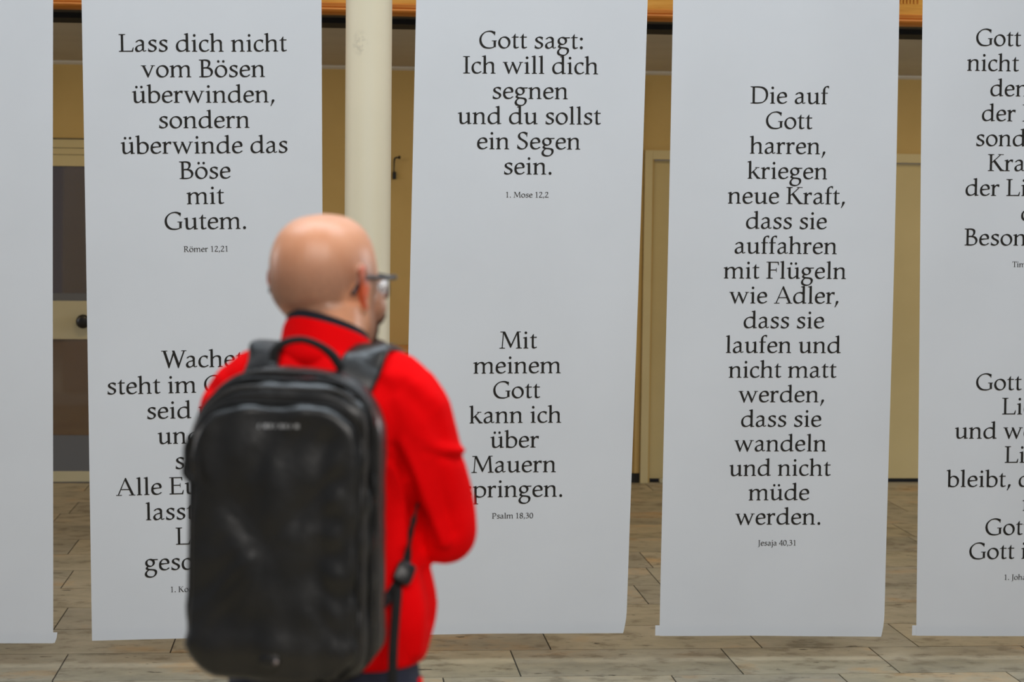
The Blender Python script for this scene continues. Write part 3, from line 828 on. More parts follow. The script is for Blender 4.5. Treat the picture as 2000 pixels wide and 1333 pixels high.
def build_body():
    s = Soup()
    # head : horizontal slices in the head frame (z, half width, front, back)
    prof = [(.1165, .004, .004, -.012), (.1135, .024, .026, -.040), (.106, .042, .050, -.062), (.088, .0605, .074, -.083), (.062, .0725, .087, -.095),
            (.032, .0775, .093, -.1000), (.004, .0785, .095, -.0995), (-.018, .0770, .092, -.094), (-.038, .0735, .094, -.080), (-.058, .0720, .094, -.058),
            (-.078, .0685, .093, -.036), (-.096, .0590, .090, -.015), (-.108, .0430, .084, .020), (-.114, .022, .074, .040)]
    rows = smooth_rings(prof, 3)
    s.add(loft([oval(z, a, f, b, 36, 2.25 if z > -.01 else max(1.85, 2.25+(z+.01)*9)) for z, a, f, b in rows]), HM)
    s.ell((0, .085, .010), (.044, .012, .010), HM)                      # brow
    s.ell((0, .098, -.018), (.010, .016, .022), HM); s.ell((0, .101, -.034), (.014, .012, .011), HM)   # nose
    for q in (-1, 1):
        s.ell((q*.012, .104, -.037), (.008, .010, .008), HM)
        s.ell((q*.050, .056, -.042), (.024, .030, .032), HM)            # cheek bones
    s.ell((0, .094, -.060), (.023, .010, .0055), HM); s.ell((0, .092, -.071), (.020, .010, .006), HM)  # lips
    s.ell((0, .084, -.098), (.024, .016, .014), HM)                     # chin
    # ears : bowl, rim and lobe
    for q in (-1, 1):
        rim = [(q*.074, .006, .016), (q*.083, -.006, .030), (q*.091, -.022, .027), (q*.093, -.027, .008), (q*.088, -.021, -.012), (q*.080, -.009, -.028), (q*.076, .000, -.036)]
        s.add(tube(rim, [.0045, .0055, .0058, .0055, .005, .0058, .0062], 10, 5), HM)
        s.ell((q*.080, -.008, .000), (.007, .016, .028), HM)
        s.ell((q*.077, -.001, -.033), (.006, .008, .010), HM)
        s.ell((q*.076, .008, -.004), (.006, .006, .009), HM)
    # neck
    nb = HM @ Vector((0, -.030, -.055))
    s.add(loft([oval(1.41, .075, .045, -.085, 32), oval(1.45, .066, .045, -.078, 32), oval(1.49, .060, .055, -.070, 32),
                [Vector(p)+Vector((-.001, .004, 0)) for p in oval(1.515, .0595, .065, -.063, 32)], [Vector(p)+Vector((-.004, .008, 0)) for p in oval(1.548, .060, .07, -.066, 32)]]))
    # trunk (under the jacket)
    tr = smooth_rings([(.86, .130, .085, -.095), (.95, .134, .09, -.095), (1.05, .132, .092, -.092), (1.18, .112, .092, -.088), (1.30, .122, .092, -.092), (1.36, .125, .08, -.09), (1.41, .085, .055, -.075), (1.45, .060, .045, -.065)], 3)
    s.add(loft([oval(z, a, f, b) for z, a, f, b in tr]))
    for sh, el, wr in ((R_SH, R_EL, R_WR), (L_SH, L_EL, L_WR)):
        s.add(tube([sh+Vector((-.05*math.copysign(1, sh.x), 0, .005)), sh, sh.lerp(el, .5), el, el.lerp(wr, .45), wr], [.042, .042, .038, .034, .033, .026], 14, 5))
    # right hand rests against the chin, left hand lies across the body
    up = Vector((-.32, -.10, .95))
    hand(s, R_WR, up, Vector((-.75, -.45, -.20)), .85, -1)
    hand(s, L_WR, Vector((.95, .22, .10)), Vector((0, -1, .1)), .35, -1)
    # legs and feet
    for q in (-1, 1):
        s.add(tube([(q*.085, -.01, .90), (q*.09, 0, .72), (q*.095, .005, .48), (q*.10, -.005, .28), (q*.10, -.01, .07)], [.070, .070, .054, .050, .038], 18, 5))
        s.add(tube([(q*.10, -.035, .045), (q*.105, .04, .045), (q*.112, .13, .035), (q*.115, .175, .030)], [.036, .040, .040, .026], 14, 5))
    me = s.fuse('body', 0.0036, 4, 0.5)
    # colour zones of the skin: shaved stubble on the scalp, beard growth, ears reddened to stand in for light glowing through
    a = me.color_attributes.new('zones', 'FLOAT_COLOR', 'POINT')
    ss = lambda e0, e1, x: (lambda t: t*t*(3-2*t))(min(1, max(0, (x-e0)/(e1-e0))))
    nv = len(me.vertices); buf = np.zeros((nv, 4), dtype=np.float32)
    for v in me.vertices:
        h = HI @ v.co
        if v.co.z < 1.40 or h.z < -.116 and h.y > .06: continue
        hair = ss(-.044, -.024, h.z+(.010*math.sin(h.x*60)))*(1-ss(.000, .092, h.z+.25*max(0, h.y)))*(1-ss(.030, .052, h.y))
        if abs(h.x) > .064: hair *= ss(-.004, .016, h.z+.0*h.y) if h.y > -.035 else 1-ss(-.06, -.035, h.y)*(1-ss(-.02, .012, h.z))
        side = ss(.012, .026, h.y)*(1-ss(.0, .02, h.z))*ss(.05, .066, abs(h.x))*.8
        jaw = ss(.014, .045, h.y)*(1-ss(-.052, -.030, h.z))
        beard = max(side, jaw)*(0 if (h.y > .09 and h.z > -.045) else 1)
        ear = ss(.0785, .084, abs(h.x))*(1 if -.045 < h.z < .05 and -.045 < h.y < .02 else 0)
        buf[v.index] = (hair, beard, ear, 1)
    a.data.foreach_set('color', buf.ravel())
    return me

def _skin(nt, b):
    at_ = nd(nt, 'ShaderNodeVertexColor'); at_.layer_name = 'zones'
    sp = nt.nodes.new('ShaderNodeSeparateColor'); nt.links.new(at_.outputs['Color'], sp.inputs[0])
    v = coords(nt)
    base = ramp(nt, noise(nt, v, 22, 4), [(0.3, srgb(218, 152, 114)), (0.7, srgb(228, 166, 130))])
    fine = ramp(nt, noise(nt, v, 420, 2), [(0.35, (0.7, 0.7, 0.7)), (0.65, (1, 1, 1))])
    c = mixc(nt, base, srgb(226, 104, 62), sp.outputs[2])
    hf = mixc(nt, sp.outputs[0], fine, 1.0, 'MULTIPLY')
    bw = nt.nodes.new('ShaderNodeMath'); bw.operation = 'MULTIPLY'; bw.inputs[1].default_value = 0.74
    nt.links.new(hf, bw.inputs[0])
    c = mixc(nt, c, srgb(108, 82, 70), bw.outputs[0])
    bb = nt.nodes.new('ShaderNodeMath'); bb.operation = 'MULTIPLY'; bb.inputs[1].default_value = 0.7
    nt.links.new(sp.outputs[1], bb.inputs[0])
    c = mixc(nt, c, srgb(92, 66, 54), bb.outputs[0])
    nt.links.new(c, b.inputs['Base Color'])
    bump(nt, b, noise(nt, v, 260, 3), 0.08, 0.002)
M_SKIN = mat('skin', (0.6, 0.35, 0.25), 0.35, 0.5, _skin, Subsurface_Weight=0.12)
M_SKIN.node_tree.nodes['Principled BSDF'].inputs['Subsurface Radius'].default_value = (0.012, 0.004, 0.002)

def _cloth(c0, c1, weave=900, sh=0.3):
    def f(nt, b):
        v = coords(nt)
        nt.links.new(ramp(nt, noise(nt, v, 14, 4), [(0.3, c0), (0.7, c1)]), b.inputs['Base Color'])
        b.inputs['Sheen Weight'].default_value = sh; b.inputs['Sheen Roughness'].default_value = 0.4
        b.inputs['Sheen Tint'].default_value = (*c1, 1)
        bump(nt, b, noise(nt, v, weave, 2), 0.10, 0.002)
    return f
M_RED = mat('red_fleece', (0.7, 0.01, 0.01), 0.85, 0.06, _cloth(srgb(232, 3, 8), srgb(240, 5, 11), 900, 0.04))
M_NAVY = mat('navy_cloth', (0.02, 0.02, 0.04), 0.75, 0.25, _cloth(srgb(38, 42, 58), srgb(46, 50, 66)))
M_LINING = mat('black_lining', (0.01, 0.01, 0.015), 0.8, 0.2, _cloth(srgb(26, 28, 36), srgb(34, 36, 44)))

def creases(me, lines, M=None):
    """sew fold lines into a cloth mesh: each line is a pixel polyline at a distance, a width and a depth (m)"""
    nv = len(me.vertices)
    co = np.empty(nv*3, dtype=np.float64); me.vertices.foreach_get('co', co); co = co.reshape(-1, 3)
    no = np.empty(nv*3, dtype=np.float32); me.vertices.foreach_get('normal', no); no = no.reshape(-1, 3).astype(np.float64)
    disp = np.zeros(nv)
    for pts, wd, dp in lines:
        P = [np.array(to_local(at(x, y, Y))) for x, y, Y in pts]
        best = np.full(nv, 9.0)
        for a, b in zip(P, P[1:]):
            ab = b-a; t = np.clip(((co-a) @ ab)/(ab @ ab), 0, 1)
            d = co-(a+t[:, None]*ab)
            # folds run on the surface: ignore the distance along the line of sight
            d -= np.outer(d @ VIEW, VIEW)*0.75
            best = np.minimum(best, np.linalg.norm(d, axis=1))
        fade = np.exp(-(best/wd)**2)
        disp += 1.9*dp*fade*(no @ (-VIEW) > -0.15)
    co += no*disp[:, None]
    me.vertices.foreach_set('co', co.ravel()); me.update()
VIEW = np.array(to_local(MAN+Vector((0, 1, 0)))); VIEW = VIEW/np.linalg.norm(VIEW)
def wobble(me, amp, scale, seed=0.0, zs=1.0):
    n = [v.normal.copy() for v in me.vertices]
    for v, nn in zip(me.vertices, n):
        p = Vector((v.co.x*scale+seed, v.co.y*scale, v.co.z*scale*zs))
        v.co += nn*amp*(mnoise.noise(p)+0.45*mnoise.noise(p*2.3))
    me.update()

def build_jacket_mesh():
    s = Soup()
    tr = smooth_rings([(.958, .160, .112, -.112), (.966, .168, .118, -.118), (.985, .173, .122, -.124), (1.05, .186, .128, -.126), (1.12, .168, .126, -.118), (1.20, .138, .120, -.114), (1.28, .144, .118, -.115), (1.34, .160, .114, -.118),
                       (1.39, .160, .100, -.116), (1.43, .128, .080, -.104), (1.455, .095, .066, -.088), (1.475, .072, .060, -.074)], 3)
    s.add(loft([oval(z, a, f, b, 40, 2.35) for z, a, f, b in tr]))
    for q in (1, -1):
        s.add(tube([(q*.06, -.015, 1.435), (q*.115, -.012, 1.418), (q*.150, -.010, 1.372)], [.040, .058, .066], 18, 5))
    s.add(tube([(.125, -.012, 1.405), (.150, -.006, 1.362), (.170, .014, 1.29), (.186, .040, 1.225), (.190, .058, 1.170), (.170, .092, 1.178), (.138, .120, 1.250), (.100, .143, 1.335), (.086, .153, 1.372)],
               [.066, .069, .061, .0545, .0535, .052, .050, .046, .042], 20, 6))
    s.add(tube([(-.125, -.012, 1.405), (-.152, -.006, 1.362), (-.172, .015, 1.28), (-.185, .038, 1.20), (-.185, .065, 1.15), (-.150, .110, 1.135), (-.080, .155, 1.138), (-.01, .178, 1.142)],
               [.066, .069, .064, .060, .0585, .055, .050, .043], 20, 6))
    me = s.fuse('jacket', 0.005, 7, 0.5)
    Y = 3.22
    wobble(me, 0.004, 9.0, 3.1, 0.6)
    creases(me, [
        ([(768, 868, Y), (790, 905, Y), (806, 950, Y), (812, 1000, Y), (826, 1075, Y)], .008, -.0065),   # where sleeve meets trunk
        ([(815, 845, Y), (850, 868, Y), (905, 886, Y)], .007, .0065),                                    # fold above the elbow
        ([(830, 880, Y), (870, 893, Y), (912, 897, Y)], .007, -.0065),
        ([(785, 860, Y), (815, 930, Y), (845, 1000, Y), (868, 1062, Y)], .010, .006),
        ([(850, 905, Y), (868, 980, Y), (885, 1040, Y)], .012, -.0035),
        ([(790, 760, Y), (835, 800, Y), (862, 852, Y)], .014, -.004),
        ([(760, 735, Y), (800, 745, Y), (850, 790, Y)], .016, .004),
        ([(748, 888, Y), (775, 905, Y), (790, 930, Y)], .007, -.0065),
        ([(764, 905, Y), (782, 980, Y), (788, 1060, Y)], .009, .006),
        ([(762, 1150, Y), (790, 1200, Y), (792, 1280, Y)], .009, -.005),
        ([(800, 1120, Y), (815, 1190, Y), (812, 1270, Y)], .013, .005),
        ([(835, 1120, Y), (848, 1180, Y), (846, 1215, Y)], .009, -.004),
        ([(740, 1230, Y), (745, 1290, Y)], .009, .005),
        ([(410, 760, Y+.1), (440, 745, Y+.1), (480, 740, Y+.1)], .010, -.004),
    ])
    return me

def build_man():
    root = empty('person', MAN, -PHI)
    tag(root, 'man with shaved head and red jacket, seen from behind reading the banners', 'person')
    body = link(bpy.data.objects.new('body', build_body()), root); body.data.materials.append(M_SKIN)
    # eyes, hidden on the far side of the head
    for q in (-1, 1):
        s = Soup(); s.ell((q*.032, .086, -.014), (.0125, .0125, .0125), HM)
        e = obj_from('eye', s.V, s.F, mat('eye_white', srgb(225, 220, 215), 0.2), root, True)
    # beard : short dark growth over chin and jaw
    bm = bmesh.new(); bm.from_mesh(body.data)
    keep = []
    for f in bm.faces:
        h = HI @ f.calc_center_median()
        n3 = mnoise.noise(Vector((h.x, h.y, h.z))*90)*.004
        inn = -.110 < h.z and h.y < .112 and h.y > .046+n3 and h.z < -.064+n3+.25*(h.y-.046)
        if h.y > .085 and -.069 < h.z < -.056 and abs(h.x) < .022: inn = False
        if not inn or h.z < -.125: keep.append(f)
    bmesh.ops.delete(bm, geom=keep, context='FACES')
    bm.normal_update()
    for v in bm.verts: v.co += v.normal*(.0022+.0012*mnoise.noise(v.co*300))
    bm_o = obj_bm('beard', bm, mat('beard_hair', srgb(70, 50, 42), 0.8, 0.2, _cloth(srgb(62, 44, 38), srgb(88, 64, 54), 700, 0.1)), root, True)
    # jacket
    jm = build_jacket_mesh(); jk = link(bpy.data.objects.new('jacket', jm), root); jm.materials.append(M_RED)
    # collar : a standing shell, high at the nape and lower towards the front, with a black lining showing above it
    def collar_shell(r_in, r_out, z0, add, slope_in):
        N = 56; rings_o = []
        a0, a1 = math.radians(-90-152), math.radians(-90+152)
        ring = []
        for i in range(N+1):
            t = a0+(a1-a0)*i/N
            k = (1-math.cos(t+PI/2))/2          # 0 at the nape, 1 at the throat
            zt = 1.5255+add-.080*k**1.1+.006*math.sin(t*2)
            zb = z0-.010*k
            cx, cy = -.004, -.004
            row = []
            for (u, rr) in ((0, r_out*1.10), (.35, r_out*1.03), (.7, r_out*.985), (.93, r_out*.965), (1.0, r_out*.95), (1.0, r_in*.95), (.9, r_in*.965), (.5, r_in*1.0), (0, r_in*1.06)):
                z = zb+(zt-zb)*u
                row.append((cx+rr*math.cos(t)*1.0, cy+rr*math.sin(t)*1.03+.012*u, z))
            ring.append(row)
        return loft(ring)
    c = obj_from('collar', *collar_shell(.0715, .0765, 1.448, 0.0, 0), M_RED, jk, True)
    l = obj_from('collar_lining', *collar_shell(.0665, .0712, 1.45, 0.0125, 0), M_LINING, jk, True); l['label'] = 'black collar lining'
    # trousers
    s = Soup()
    s.add(loft([oval(z, a, f, b) for z, a, f, b in smooth_rings([(.80, .166, .105, -.118), (.86, .168, .106, -.12), (.92, .164, .106, -.116), (.975, .155, .10, -.108)], 3)]))
    for q in (-1, 1):
        s.add(tube([(q*.083, -.006, .86), (q*.090, 0, .70), (q*.096, .005, .48), (q*.102, -.002, .26), (q*.104, -.004, .085)], [.093, .088, .072, .066, .064], 22, 5))
    tm = s.fuse('trousers', 0.006, 5, 0.5); wobble(tm, .004, 12, 1.7, .5)
    tr = link(bpy.data.objects.new('trousers', tm), root); tm.materials.append(M_NAVY)
    bvh = BVHTree.FromPolygons([v.co.copy() for v in tm.vertices], [tuple(p.vertices) for p in tm.polygons])
    for q in (1, -1):
        pts = []
        for z in (.93, .88, .80, .70, .58, .46, .34, .22, .12):
            h = bvh.ray_cast(Vector((q*.4, .012, z)), Vector((-q, 0, 0)))
            if h[0] is not None: pts.append(h[0]+Vector((q*.001, 0, 0)))
        V, Fc = tube(pts, .010, 10, 4, flat=((q, 0, 0), .22))
        st = obj_from('side_stripe', V, Fc, M_RED, tr, True); st['label'] = 'red side stripe'
    # shoes
    msh = mat('shoe_leather', srgb(34, 33, 34), 0.5); msl = mat('shoe_sole', srgb(210, 208, 200), 0.7)
    for q in (-1, 1):
        s = Soup()
        s.add(loft([[(q*.106+hw*math.cos(2*PI*i/20), yc+ln*math.sin(2*PI*i/20), z) for i in range(20)] for z, hw, ln, yc in
                    ((.022, .048, .135, .065), (.035, .050, .137, .065), (.055, .047, .128, .060), (.075, .043, .098, .035), (.095, .042, .066, .002), (.112, .042, .056, -.010))]))
        sm = s.fuse('shoe', .005, 3); sh = link(bpy.data.objects.new('shoe', sm), root); sm.materials.append(msh)
        V, Fc = loft([[(q*.106+hw*math.cos(2*PI*i/24), .065+ln*math.sin(2*PI*i/24), z) for i in range(24)] for z, hw, ln in ((.0, .048, .136), (.004, .051, .140), (.020, .052, .141), (.026, .049, .138))])
        obj_from('sole', V, Fc, msl, sh)
        V, Fc = tube([(q*.106-.018, .085, .086), (q*.106, .09, .092), (q*.106+.018, .085, .086)], .004, 8, 4)
        obj_from('laces', V, Fc, M_LINING, sh, True)
    return root, jm
MAN_ROOT, JACKET = build_man()
JBVH = BVHTree.FromPolygons([v.co.copy() for v in JACKET.vertices], [tuple(p.vertices) for p in JACKET.polygons])

# ------------------------------------------------------------------ eyeglasses on the man's nose and ears
def build_glasses():
    base = to_world(HM @ Vector((0, .09, -.012)))
    r = empty('eyeglasses', base, -PHI); tag(r, "dark framed eyeglasses worn by the man in the red jacket", 'glasses')
    inv = (Matrix.Translation(base) @ Matrix.Rotation(-PHI, 4, 'Z')).inverted() @ (Matrix.Translation(MAN) @ Matrix.Rotation(-PHI, 4, 'Z'))
    def add(name, VF, m_, par=None, sm=True):
        V, Fc = VF
        return obj_from(name, [inv @ (HM @ Vector(v)) for v in V], Fc, m_, par or r, sm)
    mf = mat('dark_acetate', srgb(24, 24, 30), 0.25)
    gl = bpy.data.materials.new('lens_glass'); gl.use_nodes = True
    b = gl.node_tree.nodes['Principled BSDF']; b.inputs['Transmission Weight'].default_value = 1.0
    b.inputs['Roughness'].default_value = 0.02; b.inputs['IOR'].default_value = 1.3; b.inputs['Base Color'].default_value = (.95, .97, 1, 1)
    for q in (-1, 1):
        rim = []
        for i in range(20):
            t = 2*PI*i/20; c, s_ = math.cos(t), math.sin(t)
            x = .034+.027*math.copysign(abs(c)**.6, c); z = -.014+.0195*math.copysign(abs(s_)**.7, s_)
            rim.append((q*x, -.014+.121-.0045*((x-.0)/.06)**2*3, z))
        top = [p for p in rim]
        rim_o = add('rim', tube(rim, .0016, 8, 2, closed=True), mf)
        add('brow_bar', tube([(q*.009, .1075, .005), (q*.034, .1060, .0065), (q*.062, .098, .0045)], .0026, 8, 4), mf)
        V = [(p[0], p[1], p[2]) for p in rim]; n = len(V)
        V2 = [(p[0], p[1]-.0015, p[2]) for p in rim]
        Fc = [tuple(range(n)), tuple(range(2*n-1, n-1, -1))]+[(i, n+i, n+(i+1) % n, (i+1) % n) for i in range(n)]
        add('lens', (V+V2, Fc), gl, sm=False)
        # temple arm : hinge, along the temple, over the ear and down behind it
        add('temple_arm', tube([(q*.062, .098, .0045), (q*.076, .091, .0050), (q*.0815, .066, .0070), (q*.0835, .030, .0110), (q*.0850, .004, .0150), (q*.0865, -.018, .0120), (q*.0850, -.034, .000), (q*.0820, -.040, -.010)],
                               [.0036, .0040, .0040, .0036, .0032, .0030, .0034, .0036], 8, 5), mf)
        add('nose_pad', tube([(q*.010, .106, -.008), (q*.012, .101, -.016), (q*.013, .100, -.020)], [.0015, .003, .002], 8, 3), mf)
    add('bridge', tube([(-.009, .1075, .004), (0, .110, .0065), (.009, .1075, .004)], .0024, 8, 4), mf)
build_glasses()

# ------------------------------------------------------------------ backpack on his back
def build_backpack():
    base = to_world((0.01, -.20, .985))
    r = empty('backpack', base, -PHI); tag(r, 'large black coated backpack worn on the back of the man in the red jacket', 'backpack')
    OFF = Vector((0.01, -.20, .985))
    def L(v): return Vector(v)-OFF
    def add(name, VF, m_, par=None, sm=True):
        V, Fc = VF
        return obj_from(name, [L(v) for v in V], Fc, m_, par or r, sm)
    def _coat(nt, b):
        v = coords(nt)
        nt.links.new(ramp(nt, noise(nt, v, 9, 5), [(0.3, srgb(22, 22, 21)), (0.7, srgb(32, 31, 29))]), b.inputs['Base Color'])
        nt.links.new(ramp(nt, noise(nt, v, 16, 4), [(0.3, (.27, .27, .27)), (0.7, (.44, .44, .44))]), b.inputs['Roughness'])
        bump(nt, b, noise(nt, v, 24, 4), 0.16, 0.012)
    M_COAT = mat('black_coated_cloth', (0.02, 0.02, 0.02), 0.4, 0.6, _coat)
    M_WEB = mat('black_webbing', srgb(24, 24, 24), 0.8, 0.3, _cloth(srgb(20, 20, 20), srgb(30, 30, 30), 500, 0.15))
    M_ZIP = mat('zip_tape', srgb(16, 16, 16), 0.6, 0.3)
    M_PIPE = mat('grey_piping', srgb(52, 50, 48), 0.5, 0.4)
    M_LOGO = mat('pale_print', srgb(150, 152, 154), 0.5)
    CX = 0.008
    NP = 96
    def ring(y, hw, z0, z1, rt, rb, lean=0.0, dx=0.0, rr=0.0, n=NP):
        """rounded rectangle in the x-z plane at depth y"""
        pts = []; hw *= .978
        corners = [(hw-rb, z0+rb, rb, -PI/2), (hw-(rt-rr), z1-(rt-rr), rt-rr, 0), (-hw+rt, z1-rt, rt, PI/2), (-hw+rb, z0+rb, rb, PI)]
        for cx, cz, rad, a0 in corners:
            for k in range(10):
                a = a0+PI/2*k/9
                pts.append(Vector((CX+dx+cx+rad*math.cos(a), 0, cz+rad*math.sin(a))))
        # resample evenly, y leans forward towards the top
        d = [0]
        for i in range(len(pts)): d.append(d[-1]+(pts[(i+1) % len(pts)]-pts[i]).length)
        out = []; j = 0
        for k in range(n):
            t = d[-1]*k/n
            while d[j+1] < t: j += 1
            q = (t-d[j])/max(1e-9, d[j+1]-d[j]); p = pts[j].lerp(pts[(j+1) % len(pts)], q)
            p.y = y+lean*(p.z-1.0)/.45
            out.append(p)
        return out
    def bag(rows, fill0, fill1):
        """loft rows and close both ends with shrinking rings so the end faces carry geometry"""
        rings = []
        def inner(base_row, fr, bulge):
            y, hw, z0, z1, rt, rb, ln, dx, rr = (tuple(base_row)+(0.0, 0.0))[:9]
            out = []
            cz = (z0+z1)/2; hz = (z1-z0)/2
            for f in fr:
                out.append(ring(y+bulge*(1-f*f), hw*f, cz-hz*f, cz+hz*f, rt*f, rb*f, ln, dx, rr*f))
            return out
        fr = [.98, .93, .86, .78, .69, .60, .50, .40, .30, .20, .10, .02]
        if fill0 is not None: rings += inner(rows[0], fr, fill0)[::-1]
        rings += [ring(*q) for q in rows]
        if fill1 is not None: rings += inner(rows[-1], fr, fill1)
        return loft(rings)
    def fold(VF, amp, sc, seed, push=None):
        """soft dents of the slack cloth"""
        V, Fc = VF
        me = bpy.data.meshes.new('t'); me.from_pydata([tuple(v) for v in V], [], Fc)
        bm = bmesh.new(); bm.from_mesh(me); bmesh.ops.recalc_face_normals(bm, faces=bm.faces[:]); bm.normal_update()
        for v in bm.verts:
            p = v.co; n = v.normal
            q = Vector((p.x*sc+seed, p.y*sc, p.z*sc*.7))
            d = amp*(mnoise.noise(q)+.4*mnoise.noise(q*2.6))
            # slanting drag lines across the front
            w_ = mnoise.noise(Vector((p.x*5+p.z*9+seed, p.x*22-p.z*13, seed)))
            d += amp*.42*(1-2.2*abs(w_))
            if push: d += push(p)
            v.co = p+n*d
        bm.to_mesh(me); bm.free()
        out = ([v.co.copy() for v in me.vertices], [tuple(p.vertices) for p in me.polygons]); bpy.data.meshes.remove(me)
        return out
    # rear compartment (against his back)
    rows = [(-.131, .124, 1.000, 1.440, .090, .050, .0), (-.134, .138, .990, 1.446, .100, .054, .0), (-.150, .147, .983, 1.453, .106, .056, .0), (-.172, .1495, .981, 1.452, .108, .056, .0),
            (-.190, .1485, .982, 1.448, .106, .056, .0), (-.199, .1465, .984, 1.444, .105, .055, .0)]
    main = add('main_body', fold(bag(rows, .0, .0), .0035, 13, 2.0), M_COAT)
    # front compartment
    rows = [(-.199, .1460, .984, 1.440, .103, .055, .0, 0, .030), (-.203, .1480, .981, 1.441, .104, .056, .0, 0, .032), (-.225, .1490, .978, 1.436, .104, .056, .004, -.001, .034), (-.246, .1475, .978, 1.428, .100, .056, .010, -.002, .036), (-.258, .1430, .981, 1.419, .096, .056, .014, -.003, .036)]
    push = lambda p: (.006*math.exp(-((p.x-.125)/.02)**2)*math.sin(p.z*95+8*p.x) if p.x > .08 else 0)
    fc = add('front_compartment', fold(bag(rows, .0, -.004), .0050, 12, 5.0, push), M_COAT)
    # panel stitched on the front, with its own edge
    rows = [(-.254, .1365, .982, 1.398, .082, .052, .014, -.002, .026), (-.266, .1370, .980, 1.399, .083, .053, .015, -.002, .026), (-.272, .1325, .985, 1.393, .080, .050, .015, -.002, .026)]
    segs = []
    for q0, q1, wd, dp in (((578, 786), (436, 896), .017, .0085), ((392, 1030), (455, 1105), .020, .008), ((450, 1268), (612, 1286), .014, .008), ((500, 900), (520, 1010), .022, .004)):
        A_, B_ = to_local(at(*q0, 3.0)), to_local(at(*q1, 3.0)); segs.append((Vector((A_.x, A_.z)), Vector((B_.x, B_.z)), wd, dp))
    def folds(p):
        s_ = 0; q = Vector((p.x, p.z))
        for A_, B_, wd, dp in segs:
            ab = B_-A_; t = min(1, max(0, (q-A_).dot(ab)/ab.dot(ab))); s_ += .55*dp*math.exp(-((q-A_-ab*t).length/wd)**2)
        return s_
    push2 = lambda p: (folds(p)-.006*math.exp(-((p.x-.088)/.010)**2)*(1 if p.z < 1.36 else 0)+.004*math.exp(-((p.x-.108)/.012)**2)*math.sin(p.z*110+1.0)
                       +.006*math.exp(-(((p.x+.06)/.06)**2+((p.z-1.14)/.06)**2))-.005*math.exp(-(((p.x+.03)/.05)**2+((p.z-1.24)/.06)**2))+.007*math.exp(-((p.z-1.025)/.022)**2))
    fp = add('front_panel', fold(bag(rows, .0, -.008), .0085, 8, 9.0, push2), M_COAT)
    # piping and zip lines run round the seams
    def loop(row, rad, name, m_, lo=0, flat=None):
        pts = ring(*row, n=64)
        return add(name, tube(pts, rad, 8, 2, closed=True, flat=flat), m_)
    loop((-.200, .1510, .980, 1.449, .107, .057, .0), .0036, 'seam_piping', M_PIPE)
    loop((-.250, .1465, .978, 1.428, .100, .057, .012, -.002, .036), .0034, 'seam_piping', M_PIPE)
    loop((-.228, .1510, .976, 1.438, .105, .057, .005, -.001, .034), .0045, 'zip_line', M_ZIP)
    loop((-.262, .1400, .979, 1.404, .085, .054, .015, -.002, .026), .0030, 'panel_edge', M_ZIP)
    # zip puller
    add('zip_puller', tube([(CX+.150, -.230, 1.30), (CX+.153, -.234, 1.285), (CX+.152, -.236, 1.262)], [.002, .004, .003], 8, 3), M_ZIP)
    # pale printed maker's line, too blurred to read: a row of small strokes
    yl = -.2865
    fv = [Vector(v.co)+OFF for v in fp.data.vertices]
    fb = BVHTree.FromPolygons(fv, [tuple(p.vertices) for p in fp.data.polygons])
    V, Fc = [], []
    c0 = to_local(at(484, 838, 3.02)); c1 = to_local(at(580, 835, 3.02))
    xs = 0.0; rnd = random.Random(3); n = 8
    for k in range(n):
        a, b_ = k/n, (k+.72)/n
        for (u0, u1, v0, v1) in ((a, a+(.05+.035*((k*5) % 3))*.75, -.42, .42),):
            i0 = len(V)
            for (u, v_) in ((u0, v0), (u1, v0), (u1, v1), (u0, v1)):
                p = c0.lerp(c1, u)+Vector((0, 0, v_*.0075))
                h = fb.ray_cast(Vector((p.x, -.5, p.z)), Vector((0, 1, 0)))
                V.append((h[0] if h[0] is not None else Vector((p.x, yl, p.z)))+Vector((0, -.0012, 0)))
            Fc.append((i0, i0+1, i0+2, i0+3))
    lg = add('printed_logo', (V, Fc), M_LOGO, fp, False); lg['label'] = 'small pale printed line'
    # small round badge with a light rivet near the foot of the panel
    c = to_local(at(513, 1300, 3.0))
    h = fb.ray_cast(Vector((c.x, -.5, c.z)), Vector((0, 1, 0))); hy = h[0].y if h[0] is not None else -.28
    V, Fc = loft([[(c.x+q*math.cos(2*PI*i/24)*1.25, hy+e, c.z+q*math.sin(2*PI*i/24)) for i in range(24)] for q, e in ((.014, .006), (.014, -.002), (.012, -.0035), (.001, -.004))])
    bd = add('badge', (V, Fc), M_COAT, fp)
    V, Fc = loft([[(c.x+.012+q*math.cos(2*PI*i/16), hy+e, c.z+.000+q*math.sin(2*PI*i/16)) for i in range(16)] for q, e in ((.0042, -.003), (.0042, -.005), (.003, -.0065), (.0005, -.007))])
    add('rivet', (V, Fc), mat('grey_metal', srgb(150, 140, 138), 0.35, 0.5, Metallic=0.8), fp)
    # grab handle
    hp = [to_local(at(533, 706, 3.13)), to_local(at(537, 684, 3.13)), to_local(at(560, 668, 3.13)), to_local(at(592, 664, 3.13)), to_local(at(625, 676, 3.13)), to_local(at(650, 695, 3.13)), to_local(at(668, 722, 3.13))]
    add('grab_handle', tube(hp, [.0065, .007, .006, .0055, .006, .0075, .008], 10, 6), M_WEB)
    # shoulder straps laid over the jacket
    def on_jacket(p, off, dirv):
        o = Vector(p); d = Vector(dirv).normalized()
        h = JBVH.ray_cast(o+d*(.020 if o.y > .07 and o.z > 1.24 else .25), -d)
        if h[0] is None:
            h = JBVH.find_nearest(o)
            return h[0]+h[1]*off
        return h[0]+h[1]*off
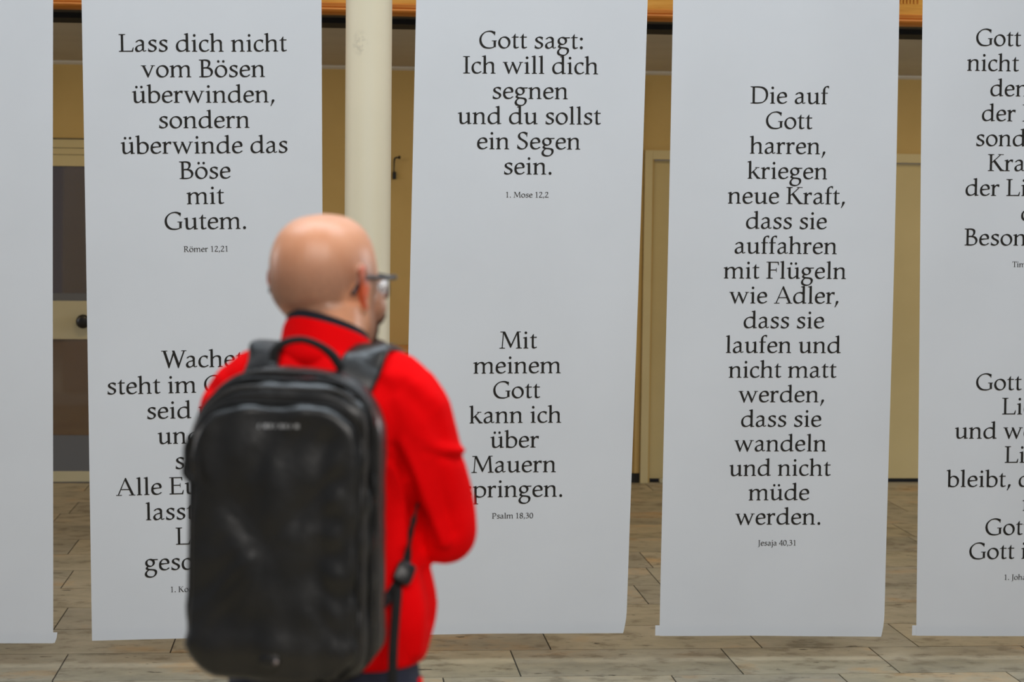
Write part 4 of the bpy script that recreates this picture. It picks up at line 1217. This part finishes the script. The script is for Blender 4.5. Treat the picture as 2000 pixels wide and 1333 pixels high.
    for q in (1, -1):
        raw = [((q*.070, -.13, 1.415), (0, -1, .35)), ((q*.080, -.085, 1.44), (0, -.7, 1)), ((q*.088, -.03, 1.46), (0, -.15, 1)), ((q*.095, .03, 1.45), (0, .5, 1)), ((q*.105, .08, 1.40), (0, 1, .5)),
               ((q*.115, .11, 1.33), (q*.15, 1, .1)), ((q*.128, .11, 1.25), (q*.3, 1, 0))]
        pts = [Vector((q*.060+CX*.5, -.142, 1.405))]+[on_jacket(p, .0075, d) for p, d in raw]
        nf = lambda c: (JBVH.find_nearest(c)[1] if c.z < 1.60 else Vector((0, 0, 1)))
        st = add('shoulder_strap', tube(pts, [.032, .034, .034, .034, .032, .030, .026, .020], 14, 5, flat=(nf, .24)), M_COAT)
        # thin edge binding of webbing down the middle of the strap
        add('strap_webbing', tube([p+JBVH.find_nearest(p)[1]*.0075 for p in pts[5:]], .010, 8, 5, flat=(nf, .16)), M_WEB, st)
        # lower webbing : from the padded strap under the arm back to the foot of the bag
        raw2 = [((q*.140, .11, 1.235), (q*.5, 1, 0)), ((q*.17, .05, 1.17), (q, .45, 0)), ((q*.18, -.01, 1.140), (q, 0, 0)), ((q*.175, -.07, 1.112), (q, -.55, 0)), ((q*.15, -.115, 1.085), (q*.7, -1, 0))]
        if q > 0: raw2[1] = ((q*.150, .04, 1.19), (q*.3, -1, 0)); raw2[0] = ((q*.145, .02, 1.24), (q*.3, -1, 0))
        if q > 0:
            P2 = [to_local(at(814, 985, 3.235)), to_local(at(806, 1040, 3.215)), to_local(at(796, 1085, 3.205)), to_local(at(786, 1122, 3.190)), to_local(at(766, 1158, 3.17)), to_local(at(748, 1180, 3.14))]
            P2 = [(JBVH.find_nearest(p)[0]+JBVH.find_nearest(p)[1]*.004) if k < 5 else p for k, p in enumerate(P2)]
        else:
            P2 = [on_jacket(p, .004, d) for p, d in raw2]+[Vector((q*.143, -.16, 1.05))]
        nf2 = lambda c: JBVH.find_nearest(c)[1]
        add('lower_webbing', tube(P2, .0085, 8, 5, flat=(nf2, .2)), M_WEB)
        # ladder-lock buckle
        k = P2[3]; n = JBVH.find_nearest(k)[1]; tg = (P2[4]-P2[2]).normalized(); bv = tg.cross(n).normalized()
        V, Fc = [], []
        R = []
        for e, s1, s2 in ((-.002, .95, .95), (.000, 1, 1), (.008, 1, 1), (.010, .85, .9)):
            R.append([k+n*e+bv*(.0155*s1*math.copysign(abs(math.cos(t))**.4, math.cos(t)))+tg*(.019*s2*math.copysign(abs(math.sin(t))**.4, math.sin(t))) for t in [2*PI*i/20 for i in range(20)]])
        add('buckle', loft(R), M_BLACK)
        if q > 0:
            # loose end hanging straight down from the buckle
            tp = [to_local(at(777, 1150, 3.165)), to_local(at(773, 1200, 3.150)), to_local(at(768, 1270, 3.140)), to_local(at(766, 1345, 3.135)), to_local(at(766, 1400, 3.135))]
            add('loose_strap_end', tube(tp, .0075, 8, 5, flat=((.4, -1, 0), .2)), M_WEB)
    # compression strap and buckle on the left flank
    p = [to_local(at(376, 850, 3.06)), to_local(at(366, 872, 3.07)), to_local(at(364, 900, 3.07)), to_local(at(365, 925, 3.07)), to_local(at(378, 945, 3.06))]
    add('side_loop', tube(p, [.004, .006, .005, .008, .004], 8, 5), M_WEB)
build_backpack()
